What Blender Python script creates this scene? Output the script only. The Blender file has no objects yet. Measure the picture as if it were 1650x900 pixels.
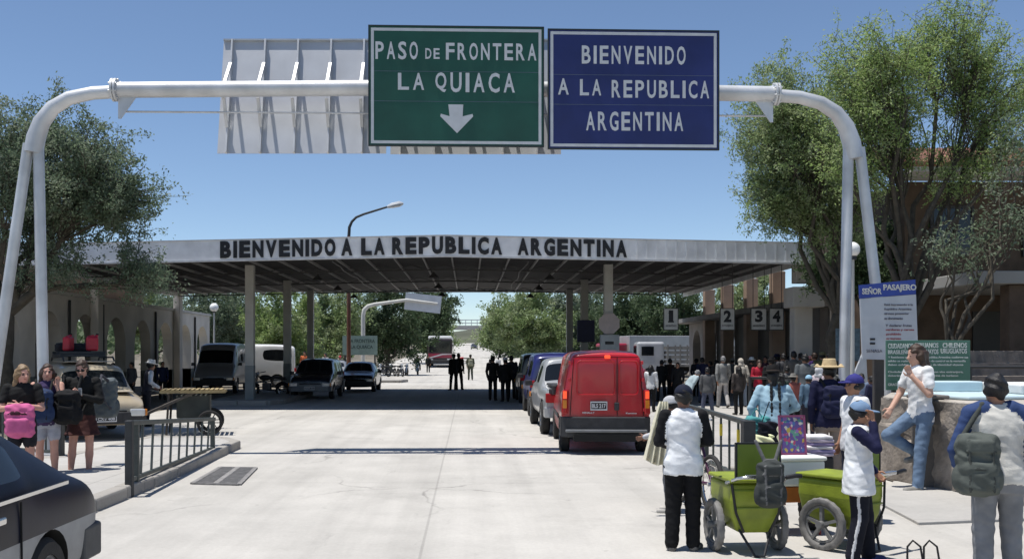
import bpy, bmesh, math, random
import numpy as np
from mathutils import Vector, Matrix
R = math.radians
random.seed(7); rng = np.random.default_rng(7)
scene = bpy.context.scene; C = scene.collection

# ---------------------------------------------------------------- camera, sky, sun, exposure
F, VX, VY, EYE = 1600.0, 755.0, 570.0, 1.75
cam = bpy.data.cameras.new('camera'); cam.sensor_width = 36; cam.lens = 36 * F / 1650
cam.shift_x = (825 - VX) / 1650; cam.shift_y = (VY - 450) / 1650
cam.clip_start = 0.1; cam.clip_end = 8000
camo = bpy.data.objects.new('camera', cam); C.objects.link(camo)
camo.location = (0, 0, EYE); camo.rotation_euler = (R(90), 0, 0); scene.camera = camo
SUN = Vector((0.22, 0.03, -1.0)).normalized()
world = bpy.data.worlds.new('World'); scene.world = world; world.use_nodes = True
nt = world.node_tree; nt.nodes.clear()
wo = nt.nodes.new('ShaderNodeOutputWorld'); wb = nt.nodes.new('ShaderNodeBackground'); sk = nt.nodes.new('ShaderNodeTexSky')
sk.sky_type = 'NISHITA'; sk.sun_disc = False
sk.sun_elevation = math.asin(-SUN.z); sk.sun_rotation = math.atan2(-SUN.x, -SUN.y)
sk.altitude = 2200; sk.air_density = 1.0; sk.dust_density = 0.2; sk.ozone_density = 2.2
wb.inputs[1].default_value = 0.118
nt.links.new(sk.outputs[0], wb.inputs[0]); nt.links.new(wb.outputs[0], wo.inputs[0])
sl = bpy.data.lights.new('sun', 'SUN'); sl.energy = 5.0; sl.angle = R(0.5); sl.color = (1, 0.965, 0.91)
so = bpy.data.objects.new('sun', sl); C.objects.link(so); so.rotation_euler = SUN.to_track_quat('-Z', 'Y').to_euler()
so.location = (0, 0, 60)
vs = scene.view_settings; vs.view_transform = 'Standard'; vs.look = 'None'; vs.gamma = 1; vs.exposure = 0.15
vs.use_curve_mapping = False

# ---------------------------------------------------------------- helpers
def P(px, py, Y): return Vector(((px - VX) * Y / F, Y, EYE - (py - VY) * Y / F))
def GX(px, Y): return (px - VX) * Y / F
def G(px, py):
    Y = F * EYE / (py - VY); return Vector(((px - VX) * Y / F, Y, 0))

MATS = {}
def M(name, col, rough=.6, metal=0., var=.12, scale=6., bump=0., bscale=60., spec=.5, coat=0.):
    if name in MATS: return MATS[name]
    m = bpy.data.materials.new(name); m.use_nodes = True; n = m.node_tree; b = n.nodes['Principled BSDF']
    b.inputs['Roughness'].default_value = rough; b.inputs['Metallic'].default_value = metal
    b.inputs['Specular IOR Level'].default_value = spec
    if coat: b.inputs['Coat Weight'].default_value = coat; b.inputs['Coat Roughness'].default_value = .08
    tc = n.nodes.new('ShaderNodeTexCoord')
    if var > 0:
        no = n.nodes.new('ShaderNodeTexNoise'); no.inputs['Scale'].default_value = scale; no.inputs['Detail'].default_value = 5
        n.links.new(tc.outputs['Object'], no.inputs['Vector'])
        mr = n.nodes.new('ShaderNodeMapRange'); mr.inputs[1].default_value = .3; mr.inputs[2].default_value = .7
        mr.inputs[3].default_value = 1 - var; mr.inputs[4].default_value = 1 + var
        n.links.new(no.outputs[0], mr.inputs[0])
        mx = n.nodes.new('ShaderNodeVectorMath'); mx.operation = 'SCALE'; mx.inputs[0].default_value = col[:3]
        n.links.new(mr.outputs[0], mx.inputs['Scale']); n.links.new(mx.outputs[0], b.inputs['Base Color'])
    else: b.inputs['Base Color'].default_value = (*col[:3], 1)
    if bump > 0:
        nb = n.nodes.new('ShaderNodeTexNoise'); nb.inputs['Scale'].default_value = bscale; nb.inputs['Detail'].default_value = 4
        n.links.new(tc.outputs['Object'], nb.inputs['Vector'])
        bp = n.nodes.new('ShaderNodeBump'); bp.inputs['Strength'].default_value = bump; bp.inputs['Distance'].default_value = .02
        n.links.new(nb.outputs[0], bp.inputs['Height']); n.links.new(bp.outputs[0], b.inputs['Normal'])
    MATS[name] = m; return m
def cloth(name, col): return M('cloth_' + name, col, .85, 0, .2, 7, .32, 20, .2)

def tag(o, label=None, cat=None, group=None, kind=None):
    if label: o['label'] = label
    if cat: o['category'] = cat
    if group: o['group'] = group
    if kind: o['kind'] = kind
    return o
def empty(name, label, cat, loc=(0, 0, 0), rz=0, group=None):
    o = bpy.data.objects.new(name, None); C.objects.link(o); o.empty_display_size = .2
    o.location = loc; o.rotation_euler = (0, 0, rz); return tag(o, label, cat, group)
def top(o):
    while o.parent: o = o.parent
    return o
def mat4(o): return Matrix.Translation(o.location) @ Matrix.Rotation(o.rotation_euler.z, 4, 'Z')
def clone(o, loc, rz=0, label=None, group=None):
    def rec(s, par):
        c = s.copy(); C.objects.link(c)
        if par: c.parent = par
        for ch in list(s.children): rec(ch, c)
        return c
    c = rec(o, None); c.location = loc; c.rotation_euler = (0, 0, rz)
    if label: c['label'] = label
    if group: c['group'] = group
    return c
def link(name, me, parent=None, loc=None, rz=0):
    o = bpy.data.objects.new(name, me); C.objects.link(o)
    if parent: o.parent = parent
    if loc is not None: o.location = loc; o.rotation_euler = (0, 0, rz)
    return o

class MB:
    def __init__(s): s.v = []; s.f = []; s.m = []
    def add(s, vs, fs, mi=0):
        b = len(s.v); s.v += [Vector(v) for v in vs]
        for f in fs: s.f.append([b + i for i in f]); s.m.append(mi)
        return s
    def box(s, c, d, rz=0, mi=0, rot=None):
        hx, hy, hz = d[0] / 2, d[1] / 2, d[2] / 2
        m = rot if rot is not None else Matrix.Rotation(rz, 3, 'Z')
        vs = [Vector(c) + m @ Vector((x * hx, y * hy, z * hz)) for z in (-1, 1) for y in (-1, 1) for x in (-1, 1)]
        return s.add(vs, [(0, 2, 3, 1), (4, 5, 7, 6), (0, 1, 5, 4), (2, 6, 7, 3), (0, 4, 6, 2), (1, 3, 7, 5)], mi)
    def bar(s, a, b, w, h, mi=0, up=(0, 0, 1)):
        a, b = Vector(a), Vector(b); d = b - a; L = d.length; d.normalize(); u = Vector(up)
        if abs(d.dot(u)) > .98: u = Vector((0, 1, 0))
        x = d.cross(u).normalized(); z = x.cross(d).normalized()
        m = Matrix((x, d, z)).transposed()
        return s.box((a + b) / 2, (w, L, h), mi=mi, rot=m)
    def tube(s, pts, r, n=10, mi=0, cap=True):
        pts = [Vector(p) for p in pts]; k = len(pts); rs = r if isinstance(r, (list, tuple)) else [r] * k
        b = len(s.v); pu = None
        for i, p in enumerate(pts):
            t = ((pts[min(i + 1, k - 1)] - p).normalized() + (p - pts[max(i - 1, 0)]).normalized())
            t = t.normalized() if t.length > 1e-6 else Vector((0, 0, 1))
            if pu is None:
                u = t.orthogonal().normalized() if abs(t.z) > .95 else t.cross(Vector((0, 0, 1))).normalized()
            else:
                u = (pu - t * pu.dot(t)).normalized()
            pu = u; w = t.cross(u)
            for j in range(n):
                a = 2 * math.pi * j / n; s.v.append(p + (u * math.cos(a) + w * math.sin(a)) * rs[i])
        for i in range(k - 1):
            for j in range(n):
                j2 = (j + 1) % n; s.f.append([b + i * n + j, b + i * n + j2, b + i * n + n + j2, b + i * n + n + j]); s.m.append(mi)
        if cap:
            s.f.append([b + j for j in range(n)][::-1]); s.m.append(mi)
            s.f.append([b + (k - 1) * n + j for j in range(n)]); s.m.append(mi)
        return s
    def cyl(s, a, b, r0, r1=None, n=14, mi=0): return s.tube([a, b], [r0, r0 if r1 is None else r1], n, mi)
    def prism(s, poly, z0, z1, mi=0, fn=None):
        n = len(poly)
        vs = [(x, y, z0) for x, y in poly] + [(x, y, z1) for x, y in poly]
        if fn: vs = [fn(*v) for v in vs]
        fs = [tuple(range(n))[::-1], tuple(range(n, 2 * n))] + [(i, (i + 1) % n, n + (i + 1) % n, n + i) for i in range(n)]
        return s.add(vs, fs, mi)
    def lathe(s, prof, c, n=16, mi=0, axis='Z'):
        b = len(s.v); c = Vector(c)
        for r, z in prof:
            for j in range(n):
                a = 2 * math.pi * j / n; x, y = r * math.cos(a), r * math.sin(a)
                s.v.append(c + (Vector((x, y, z)) if axis == 'Z' else Vector((z, x, y)) if axis == 'X' else Vector((x, z, y))))
        for i in range(len(prof) - 1):
            for j in range(n):
                j2 = (j + 1) % n; s.f.append([b + i * n + j, b + i * n + j2, b + i * n + n + j2, b + i * n + n + j]); s.m.append(mi)
        return s
    def torus(s, c, axis, Rr, r, n=24, k=8, mi=0, lug=0):
        b = len(s.v); c = Vector(c); ax = Vector(axis).normalized(); u = ax.orthogonal().normalized(); w = ax.cross(u)
        for i in range(n):
            a = 2 * math.pi * i / n; d = u * math.cos(a) + w * math.sin(a)
            for j in range(k):
                t = 2 * math.pi * j / k; rr = r + (lug if i % 2 and math.cos(t) > .3 else 0)
                s.v.append(c + d * (Rr + rr * math.cos(t)) + ax * (rr * math.sin(t)))
        for i in range(n):
            for j in range(k):
                i2, j2 = (i + 1) % n, (j + 1) % k
                s.f.append([b + i * k + j, b + i2 * k + j, b + i2 * k + j2, b + i * k + j2]); s.m.append(mi)
        return s
    def build(s, name, mats, parent=None, loc=None, rz=0, smooth=None, bevel=0, world=False, seg=2):
        me = bpy.data.meshes.new(name); vs = s.v
        if world:
            inv = (mat4(top(parent)) if parent else Matrix.Translation(Vector(loc or (0, 0, 0))) @ Matrix.Rotation(rz, 4, 'Z')).inverted()
            vs = [inv @ v for v in vs]
        me.from_pydata([tuple(v) for v in vs], [], s.f)
        for m in (mats if isinstance(mats, (list, tuple)) else [mats]): me.materials.append(m)
        me.polygons.foreach_set('material_index', s.m)
        bm = bmesh.new(); bm.from_mesh(me); bmesh.ops.recalc_face_normals(bm, faces=bm.faces); bm.to_mesh(me); bm.free()
        if smooth is not None:
            me.polygons.foreach_set('use_smooth', [True] * len(me.polygons)); me.set_sharp_from_angle(angle=R(smooth))
        o = link(name, me, parent, None if parent else (loc or (0, 0, 0)), rz)
        if bevel:
            bv = o.modifiers.new('edge', 'BEVEL'); bv.width = bevel; bv.segments = seg; bv.limit_method = 'ANGLE'; bv.angle_limit = R(40)
        return o

def text_mesh(s, bold=0.0):
    cu = bpy.data.curves.new('lettering', 'FONT'); cu.body = s; cu.extrude = .5; cu.offset = bold; cu.resolution_u = 3
    o = bpy.data.objects.new('lettering', cu); C.objects.link(o)
    dg = bpy.context.evaluated_depsgraph_get(); me = bpy.data.meshes.new_from_object(o.evaluated_get(dg))
    bpy.data.objects.remove(o); bpy.data.curves.remove(cu); return me
def letters(word, mat, parent, c, w, h, ext=.006, bold=.02, gap=.24, narrow=('I',), fn=None, world=True, name='lettering'):
    """one mesh of evenly spaced block capitals, each fitted to its own cell"""
    ws = [.34 if ch in narrow else .55 if ch == ' ' else 1.0 for ch in word]; u = w / (sum(ws) + gap * (len(word) - 1)); x = -w / 2; mb = MB()
    for ch, k in zip(word, ws):
        if ch != ' ':
            me = text_mesh(ch, bold); n = len(me.vertices); a = np.empty(n * 3); me.vertices.foreach_get('co', a); a = a.reshape(-1, 3); lo, hi = a.min(0), a.max(0)
            q = 1.03 if ch in 'OCGQSU' else 1.0
            sc = np.array([u * k, h * q, ext]) / np.maximum(hi - lo, 1e-6); a = (a - (lo + hi) / 2) * sc
            vs = [Vector((p[0] + x + u * k / 2, -p[2], p[1])) + Vector(c) for p in a]
            mb.add([fn(v) if fn else v for v in vs], [tuple(p.vertices) for p in me.polygons]); bpy.data.meshes.remove(me)
        x += u * (k + gap)
    return mb.build(name, mat, parent, world=world)
def text(s, mat, parent, c, w, h, rz=0, ext=.006, bold=.012, name='lettering', fn=None, world=True, tilt=0):
    """lettering w x h metres centred at c, reading left to right for a viewer on its -Y side (before rz)"""
    me = text_mesh(s, bold); n = len(me.vertices); a = np.empty(n * 3); me.vertices.foreach_get('co', a); a = a.reshape(-1, 3)
    lo, hi = a.min(0), a.max(0); sc = np.array([w, h, ext]) / np.maximum(hi - lo, 1e-6)
    a = (a - (lo + hi) / 2) * sc; m = Matrix.Translation(Vector(c)) @ Matrix.Rotation(rz, 4, 'Z') @ Matrix.Rotation(tilt, 4, 'X')
    out = []
    for x, y, z in a:
        v = m @ Vector((x, -z, y)); v = fn(v) if fn else v; out.append(v)
    if world and parent: inv = mat4(top(parent)).inverted(); out = [inv @ v for v in out]
    for i, v in enumerate(out): me.vertices[i].co = v
    me.materials.clear(); me.materials.append(mat); me.name = name
    return link(name, me, parent)

# ---- smooth solids from distance fields (figures, bags, hats)
class SDF:
    def __init__(s): s.p = []
    def _b(s, lo, hi, T):
        if T is None: return np.array(lo, float), np.array(hi, float)
        cs = [T @ Vector((x, y, z)) for x in (lo[0], hi[0]) for y in (lo[1], hi[1]) for z in (lo[2], hi[2])]
        a = np.array([tuple(c) for c in cs]); return a.min(0), a.max(0)
    def put(s, fn, lo, hi, lab, k, T, neg, wr):
        lo, hi = s._b(lo, hi, T); inv = None if T is None else np.array(T.inverted())
        s.p.append((fn, lo, hi, lab, k, inv, neg, wr)); return s
    def cap(s, a, b, r1, r2, lab=0, k=.02, T=None, neg=False, wr=0, flat=None):
        a, b = np.array(a, float), np.array(b, float); ab = b - a; L = max(ab @ ab, 1e-9); sc = np.array(flat or (1, 1, 1), float)
        ab2 = ab * sc; L2 = max(ab2 @ ab2, 1e-9)
        def fn(X):
            q = (X - a) * sc; t = np.clip((q @ ab2) / L2, 0, 1)
            return np.linalg.norm(q - t[..., None] * ab2, axis=-1) - (r1 + (r2 - r1) * t)
        m = max(r1, r2) / sc.min(); return s.put(fn, np.minimum(a, b) - m, np.maximum(a, b) + m, lab, k, T, neg, wr)
    def ell(s, c, r, lab=0, k=.02, T=None, neg=False, wr=0):
        c, r = np.array(c, float), np.array(r, float)
        def fn(X):
            q = (X - c) / r; n = np.linalg.norm(q, axis=-1); g = np.linalg.norm(q / r, axis=-1)
            return n * (n - 1) / np.maximum(g, 1e-6)
        return s.put(fn, c - r, c + r, lab, k, T, neg, wr)
    def box(s, c, h, rd=.03, lab=0, k=.01, T=None, neg=False, wr=0):
        c, h = np.array(c, float), np.array(h, float); rd = min(rd, h.min() * .98)
        def fn(X):
            q = np.abs(X - c) - (h - rd); return np.linalg.norm(np.maximum(q, 0), axis=-1) + np.minimum(q.max(-1), 0) - rd
        return s.put(fn, c - h, c + h, lab, k, T, neg, wr)
    def loft(s, rows, lab=0, k=.02, T=None, neg=False, wr=0):
        a = np.array(sorted(rows), float); z, cx, cy, rx, ry = a.T
        def fn(X):
            zz = X[..., 2]; ix = lambda w: np.interp(zz, z, w); RX, RY = ix(rx), ix(ry)
            q = np.sqrt(((X[..., 0] - ix(cx)) / RX) ** 2 + ((X[..., 1] - ix(cy)) / RY) ** 2)
            return np.maximum((q - 1) * np.minimum(RX, RY), np.maximum(z[0] - zz, zz - z[-1]))
        lo = (float((cx - rx).min()), float((cy - ry).min()), z[0]); hi = (float((cx + rx).max()), float((cy + ry).max()), z[-1])
        return s.put(fn, lo, hi, lab, k, T, neg, wr)
    def mesh(s, vox, floor=None):
        pos = [p for p in s.p if not p[6]]
        lo = np.min([p[1] for p in pos], 0) - 4 * vox; hi = np.max([p[2] for p in pos], 0) + 4 * vox
        n = np.ceil((hi - lo) / vox).astype(int) + 1
        D = np.full(n, 1.0, np.float32); Lb = np.zeros(n, np.uint8); B = np.full(n, 1.0, np.float32)
        for fn, pl, ph, lab, k, inv, neg, wr in s.p:
            m = max(k, 3 * vox) + vox; i0 = np.clip(((pl - m - lo) / vox).astype(int), 0, n - 1); i1 = np.clip(((ph + m - lo) / vox).astype(int) + 2, 1, n)
            if (i1 <= i0).any(): continue
            sl_ = tuple(slice(a, b) for a, b in zip(i0, i1))
            g = np.stack(np.meshgrid(*[lo[a] + vox * np.arange(i0[a], i1[a]) for a in range(3)], indexing='ij'), -1)
            d = fn(g if inv is None else g @ inv[:3, :3].T + inv[:3, 3]).astype(np.float32)
            if wr:
                x, y, z = g[..., 0], g[..., 1], g[..., 2]
                d = d + wr * (np.sin(31 * x + 17 * z + 3 * np.sin(23 * z)) * np.sin(27 * z - 19 * y) + .6 * np.sin(61 * z + 37 * x + 20 * y))
            if neg: D[sl_] = np.maximum(D[sl_], -d); continue
            a = D[sl_]; h = np.maximum(k - np.abs(a - d), 0) / max(k, 1e-6)
            w = d < B[sl_]; Lb[sl_] = np.where(w, lab, Lb[sl_]); B[sl_] = np.where(w, d, B[sl_])
            D[sl_] = np.minimum(a, d) - h * h * k * .25
        if floor is not None:
            zz = lo[2] + vox * np.arange(n[2]); D = np.maximum(D, (floor - zz)[None, None, :].astype(np.float32))
        ins = D < 0
        cs = np.zeros(n - 1, np.uint8)
        offs = [(x, y, z) for x in (0, 1) for y in (0, 1) for z in (0, 1)]
        for o in offs: cs += ins[o[0]:n[0] - 1 + o[0], o[1]:n[1] - 1 + o[1], o[2]:n[2] - 1 + o[2]]
        idx = np.argwhere((cs > 0) & (cs < 8)); N = len(idx)
        if N == 0: return np.zeros((0, 3)), np.zeros((0, 4), int), np.zeros(0, int)
        acc = np.zeros((N, 3)); cnt = np.zeros(N); best = np.full(N, 9.); bl = np.zeros(N, int)
        for o in offs:
            c = idx + o; dv = np.abs(D[c[:, 0], c[:, 1], c[:, 2]]); w = dv < best; best[w] = dv[w]; bl[w] = Lb[c[w, 0], c[w, 1], c[w, 2]]
            for ax in range(3):
                if o[ax]: continue
                e = c.copy(); e[:, ax] += 1
                a = D[c[:, 0], c[:, 1], c[:, 2]]; b = D[e[:, 0], e[:, 1], e[:, 2]]; sgn = (a < 0) != (b < 0)
                t = np.where(sgn, a / np.where(sgn, a - b, 1), 0); pt = c.astype(float); pt[:, ax] += t
                acc[sgn] += pt[sgn]; cnt[sgn] += 1
        V = lo + vox * (acc / cnt[:, None])
        vid = np.full(n - 1, -1, np.int64); vid[tuple(idx.T)] = np.arange(N)
        Q = []
        for ax in range(3):
            sh = list(n); sh[ax] -= 1
            a = ins[tuple(slice(0, n[i] - 1) if i == ax else slice(None) for i in range(3))]
            b = ins[tuple(slice(1, n[i]) if i == ax else slice(None) for i in range(3))]
            e = np.argwhere(a != b)
            u, w = (ax + 1) % 3, (ax + 2) % 3
            ok = (e[:, u] > 0) & (e[:, w] > 0) & (e[:, u] < n[u] - 1) & (e[:, w] < n[w] - 1); e = e[ok]
            q = []
            for du, dw in ((-1, -1), (0, -1), (0, 0), (-1, 0)):
                c = e.copy(); c[:, u] += du; c[:, w] += dw; q.append(vid[c[:, 0], c[:, 1], c[:, 2]])
            q = np.stack(q, 1); fl = ~a[tuple(e.T)]; q[fl] = q[fl][:, ::-1]; Q.append(q)
        Q = np.concatenate(Q); Q = Q[(Q >= 0).all(1)]
        fl = np.sort(bl[Q], 1)[:, 1]
        return V, Q, fl
    def build(s, name, mats, vox, parent=None, loc=None, rz=0, scale=1., floor=None, T=None):
        V, Q, L = s.mesh(vox, floor); V = V * scale
        if T is not None: V = np.array([tuple(T @ Vector(v)) for v in V])
        me = bpy.data.meshes.new(name); me.from_pydata(V.tolist(), [], Q.tolist())
        for m in (mats if isinstance(mats, (list, tuple)) else [mats]): me.materials.append(m)
        me.polygons.foreach_set('material_index', np.minimum(L, len(me.materials) - 1).astype(np.int32).tolist())
        me.polygons.foreach_set('use_smooth', [True] * len(Q)); me.update()
        return link(name, me, parent, None if parent else (loc or (0, 0, 0)), rz)
# ---------------------------------------------------------------- ground materials
def ground_mat(name, col, seams=None, crack=.25, stain=.2, patch=.12, tracks=False):
    m = bpy.data.materials.new(name); m.use_nodes = True; n = m.node_tree; L = n.links; b = n.nodes['Principled BSDF']
    b.inputs['Roughness'].default_value = .9; b.inputs['Specular IOR Level'].default_value = .2
    g = n.nodes.new('ShaderNodeNewGeometry'); pos = g.outputs['Position']
    def noise(sc, det=6, rough=.6, vec=pos):
        o = n.nodes.new('ShaderNodeTexNoise'); o.inputs['Scale'].default_value = sc; o.inputs['Detail'].default_value = det
        o.inputs['Roughness'].default_value = rough; L.new(vec, o.inputs['Vector']); return o.outputs[0]
    def rng_(v, a, c, lo, hi):
        o = n.nodes.new('ShaderNodeMapRange'); 
        for i, x in enumerate((a, c, lo, hi)): o.inputs[i + 1].default_value = x
        L.new(v, o.inputs[0]); return o.outputs[0]
    def mul(a, c):
        o = n.nodes.new('ShaderNodeMath'); o.operation = 'MULTIPLY'; L.new(a, o.inputs[0])
        if isinstance(c, float): o.inputs[1].default_value = c
        else: L.new(c, o.inputs[1])
        return o.outputs[0]
    f = rng_(noise(.16, 4), .3, .7, 1 - patch, 1 + patch)
    f = mul(f, rng_(noise(1.3, 8, .7), .25, .75, .90, 1.09)); f = mul(f, rng_(noise(24, 6, .7), .3, .7, .94, 1.06))
    f = mul(f, rng_(noise(.55, 7, .72), .56, .72, 1.0, 1 - stain))
    if crack:
        v = n.nodes.new('ShaderNodeTexVoronoi'); v.feature = 'DISTANCE_TO_EDGE'; v.inputs['Scale'].default_value = .22
        wv = n.nodes.new('ShaderNodeVectorMath'); wv.operation = 'ADD'; nz = n.nodes.new('ShaderNodeTexNoise'); nz.inputs['Scale'].default_value = .9; nz.inputs['Detail'].default_value = 6
        L.new(pos, nz.inputs['Vector']); s = n.nodes.new('ShaderNodeVectorMath'); s.operation = 'SCALE'; s.inputs['Scale'].default_value = 1.6
        L.new(nz.outputs['Color'], s.inputs[0]); L.new(pos, wv.inputs[0]); L.new(s.outputs[0], wv.inputs[1]); L.new(wv.outputs[0], v.inputs['Vector'])
        br = rng_(noise(.3, 3), .45, .6, 0, 1)
        c = rng_(v.outputs['Distance'], .0, .009, 1, 0); c = mul(c, br); f = mul(f, rng_(c, 0, 1, 1, 1 - crack))
    if tracks:
        def stretch(v3):
            o = n.nodes.new('ShaderNodeVectorMath'); o.operation = 'MULTIPLY'; o.inputs[1].default_value = v3; L.new(pos, o.inputs[0]); return o.outputs[0]
        f = mul(f, rng_(noise(1.0, 5, .6, stretch((1.5, .05, 1))), .42, .62, 1.02, .90)); f = mul(f, rng_(noise(1.0, 6, .7, stretch((3.2, .9, 1))), .62, .72, 1.0, .84))
        f = mul(f, rng_(noise(5.5, 3, .5), .70, .76, 1.0, .80))
    if seams:
        sx = n.nodes.new('ShaderNodeSeparateXYZ'); L.new(pos, sx.inputs[0])
        for ax, per, off in seams:
            a = n.nodes.new('ShaderNodeMath'); a.operation = 'ADD'; a.inputs[1].default_value = off; L.new(sx.outputs[ax], a.inputs[0])
            p = n.nodes.new('ShaderNodeMath'); p.operation = 'PINGPONG'; p.inputs[1].default_value = per / 2; L.new(a.outputs[0], p.inputs[0])
            f = mul(f, rng_(p.outputs[0], 0.008, .018, .80, 1.0))
    cm = n.nodes.new('ShaderNodeVectorMath'); cm.operation = 'SCALE'; cm.inputs[0].default_value = col; L.new(f, cm.inputs['Scale'])
    L.new(cm.outputs[0], b.inputs['Base Color'])
    bp = n.nodes.new('ShaderNodeBump'); bp.inputs['Strength'].default_value = .35; bp.inputs['Distance'].default_value = .02
    L.new(noise(30, 8, .75), bp.inputs['Height']); L.new(bp.outputs[0], b.inputs['Normal'])
    return m
MAT_ROAD = ground_mat('road_concrete', (.455, .435, .40), seams=[(0, 7.4, .42), (1, 9.0, 4.5)], crack=.4, stain=.16, tracks=True)
MAT_DIRT = ground_mat('pale_dirt', (.18, .16, .13), crack=0, stain=.2, patch=.2)
MAT_PAVE = ground_mat('pavement_concrete', (.40, .385, .36), seams=[(0, 2.2, .3), (1, 2.2, .7)], crack=.25, stain=.2)
MAT_KERB = ground_mat('kerb_concrete', (.33, .31, .28), seams=[(1, 1.6, .2)], crack=.3, stain=.3)

def zg(Y): return 0 if Y < 85 else (min(Y, 440) - 85) ** 1 * .0185 if Y > 100 else (Y - 85) ** 2 / 15 * .0185 / 2 if Y < 85 else (Y - 85) * .0185
ys = [-40, 0, 40, 70, 85, 92, 100, 130, 180, 250, 330, 440, 700, 1500, 5000]
def strip(name, mat, x0, x1, dz, ys=ys):
    b = MB(); vs = []; fs = []
    for y in ys: vs += [(x0, y, zg(y) + dz), (x1, y, zg(y) + dz)]
    for i in range(len(ys) - 1): fs.append((2 * i, 2 * i + 1, 2 * i + 3, 2 * i + 2))
    b.add(vs, fs); o = b.build(name, mat); return tag(o, kind='structure')
strip('ground', MAT_DIRT, -3000, 3000, 0)
strip('road', MAT_ROAD, -9.5, 9.0, .004, [-10, 0, 40, 70, 85, 92, 100, 130, 180, 250, 330, 440])

def pavement(name, poly, h=.14, kerb=True, kerb_sides=None):
    b = MB(); b.prism(poly, -.05, h); o = b.build(name, MAT_PAVE, bevel=.02); tag(o, kind='structure')
    k = MB(); n = len(poly)
    for i in (kerb_sides if kerb_sides is not None else range(n)):
        a, c = Vector((*poly[i], 0)), Vector((*poly[(i + 1) % n], 0)); d = (c - a); L = d.length; d /= L; m = max(1, round(L / 1.1))
        for j in range(m):
            p, q = a + d * (L * j / m + .008), a + d * (L * (j + 1) / m - .008)
            w = .2 + .012 * math.sin(j * 7.3 + i); z = h + .01 + .008 * math.sin(j * 5.1)
            mid = (p + q) / 2; k.box((mid.x, mid.y, z / 2 - .03), (w, (q - p).length, z + .06), rz=math.atan2(d.y, d.x) - math.pi / 2)
    o = k.build('kerb', MAT_KERB, bevel=.03); tag(o, kind='structure')
pavement('pavement', [(-4.25, 8.0), (-4.2, 13.0), (-4.32, 18.4), (-4.75, 19.2), (-6.2, 19.4), (-6.4, 15.5), (-8.0, 15.0), (-12, 15.0), (-12, 8.0)], .14, kerb_sides=[0, 1, 2, 3, 4, 5])
pavement('pavement', [(3.62, 14.3), (9.5, 14.3), (11.0, 15.5), (11.0, 52), (4.9, 52), (4.6, 30), (3.9, 22)], .12, kerb_sides=[0, 3, 4, 5, 6])
pavement('traffic_island', [(-8.9, 34.0), (-6.9, 34.0), (-6.6, 34.7), (-6.6, 41.5), (-8.9, 41.5)], .16)
pavement('traffic_island', [(-7.6, 60.5), (-4.2, 60.5), (-3.9, 62.5), (-7.6, 63.5)], .16)
pavement('traffic_island', [(3.9, 34.0), (5.6, 34.0), (5.6, 50), (3.9, 50)], .13)
# slab step on the right pavement near the wall
b = MB(); q = [G(1408, 808), G(1480, 846), G(1575, 842), G(1700, 838), G(1700, 790), G(1440, 778)]
b.prism([(p.x, p.y) for p in q], -.05, .035); tag(b.build('pavement_slab', MAT_PAVE, bevel=.008), kind='structure')

# storm drain
M_IRON = M('cast_iron', (.24, .23, .22), .8, .1, .25, 12, .3)
q = [G(355, 754), G(412, 755), G(385, 782), G(310, 780)]
c = sum(q, Vector()) / 4
dr = empty('storm_drain', 'dark rectangular storm drain grating set in the road beside the left kerb', 'drain', (c.x, c.y, .006))
b = MB(); n = 18
for i in range(n + 1):
    t = i / n; a = q[0].lerp(q[3], t); e = q[1].lerp(q[2], t); b.bar((a.x, a.y, .02), (e.x, e.y, .02), .035, .02)
b.build('grating', M_IRON, dr, world=True)
b = MB()
for i in range(4): b.bar((q[i].x, q[i].y, .017), (q[(i + 1) % 4].x, q[(i + 1) % 4].y, .017), .06, .022)
a = q[0].lerp(q[1], .5); e = q[3].lerp(q[2], .5); b.bar((a.x, a.y, .019), (e.x, e.y, .019), .07, .024)
b.build('frame', M_IRON, dr, world=True)
b = MB(); b.add([(p.x, p.y, .008) for p in q], [(0, 1, 2, 3)]); b.build('pit', M('drain_pit', (.06, .058, .055), .9), dr, world=True)

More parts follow.
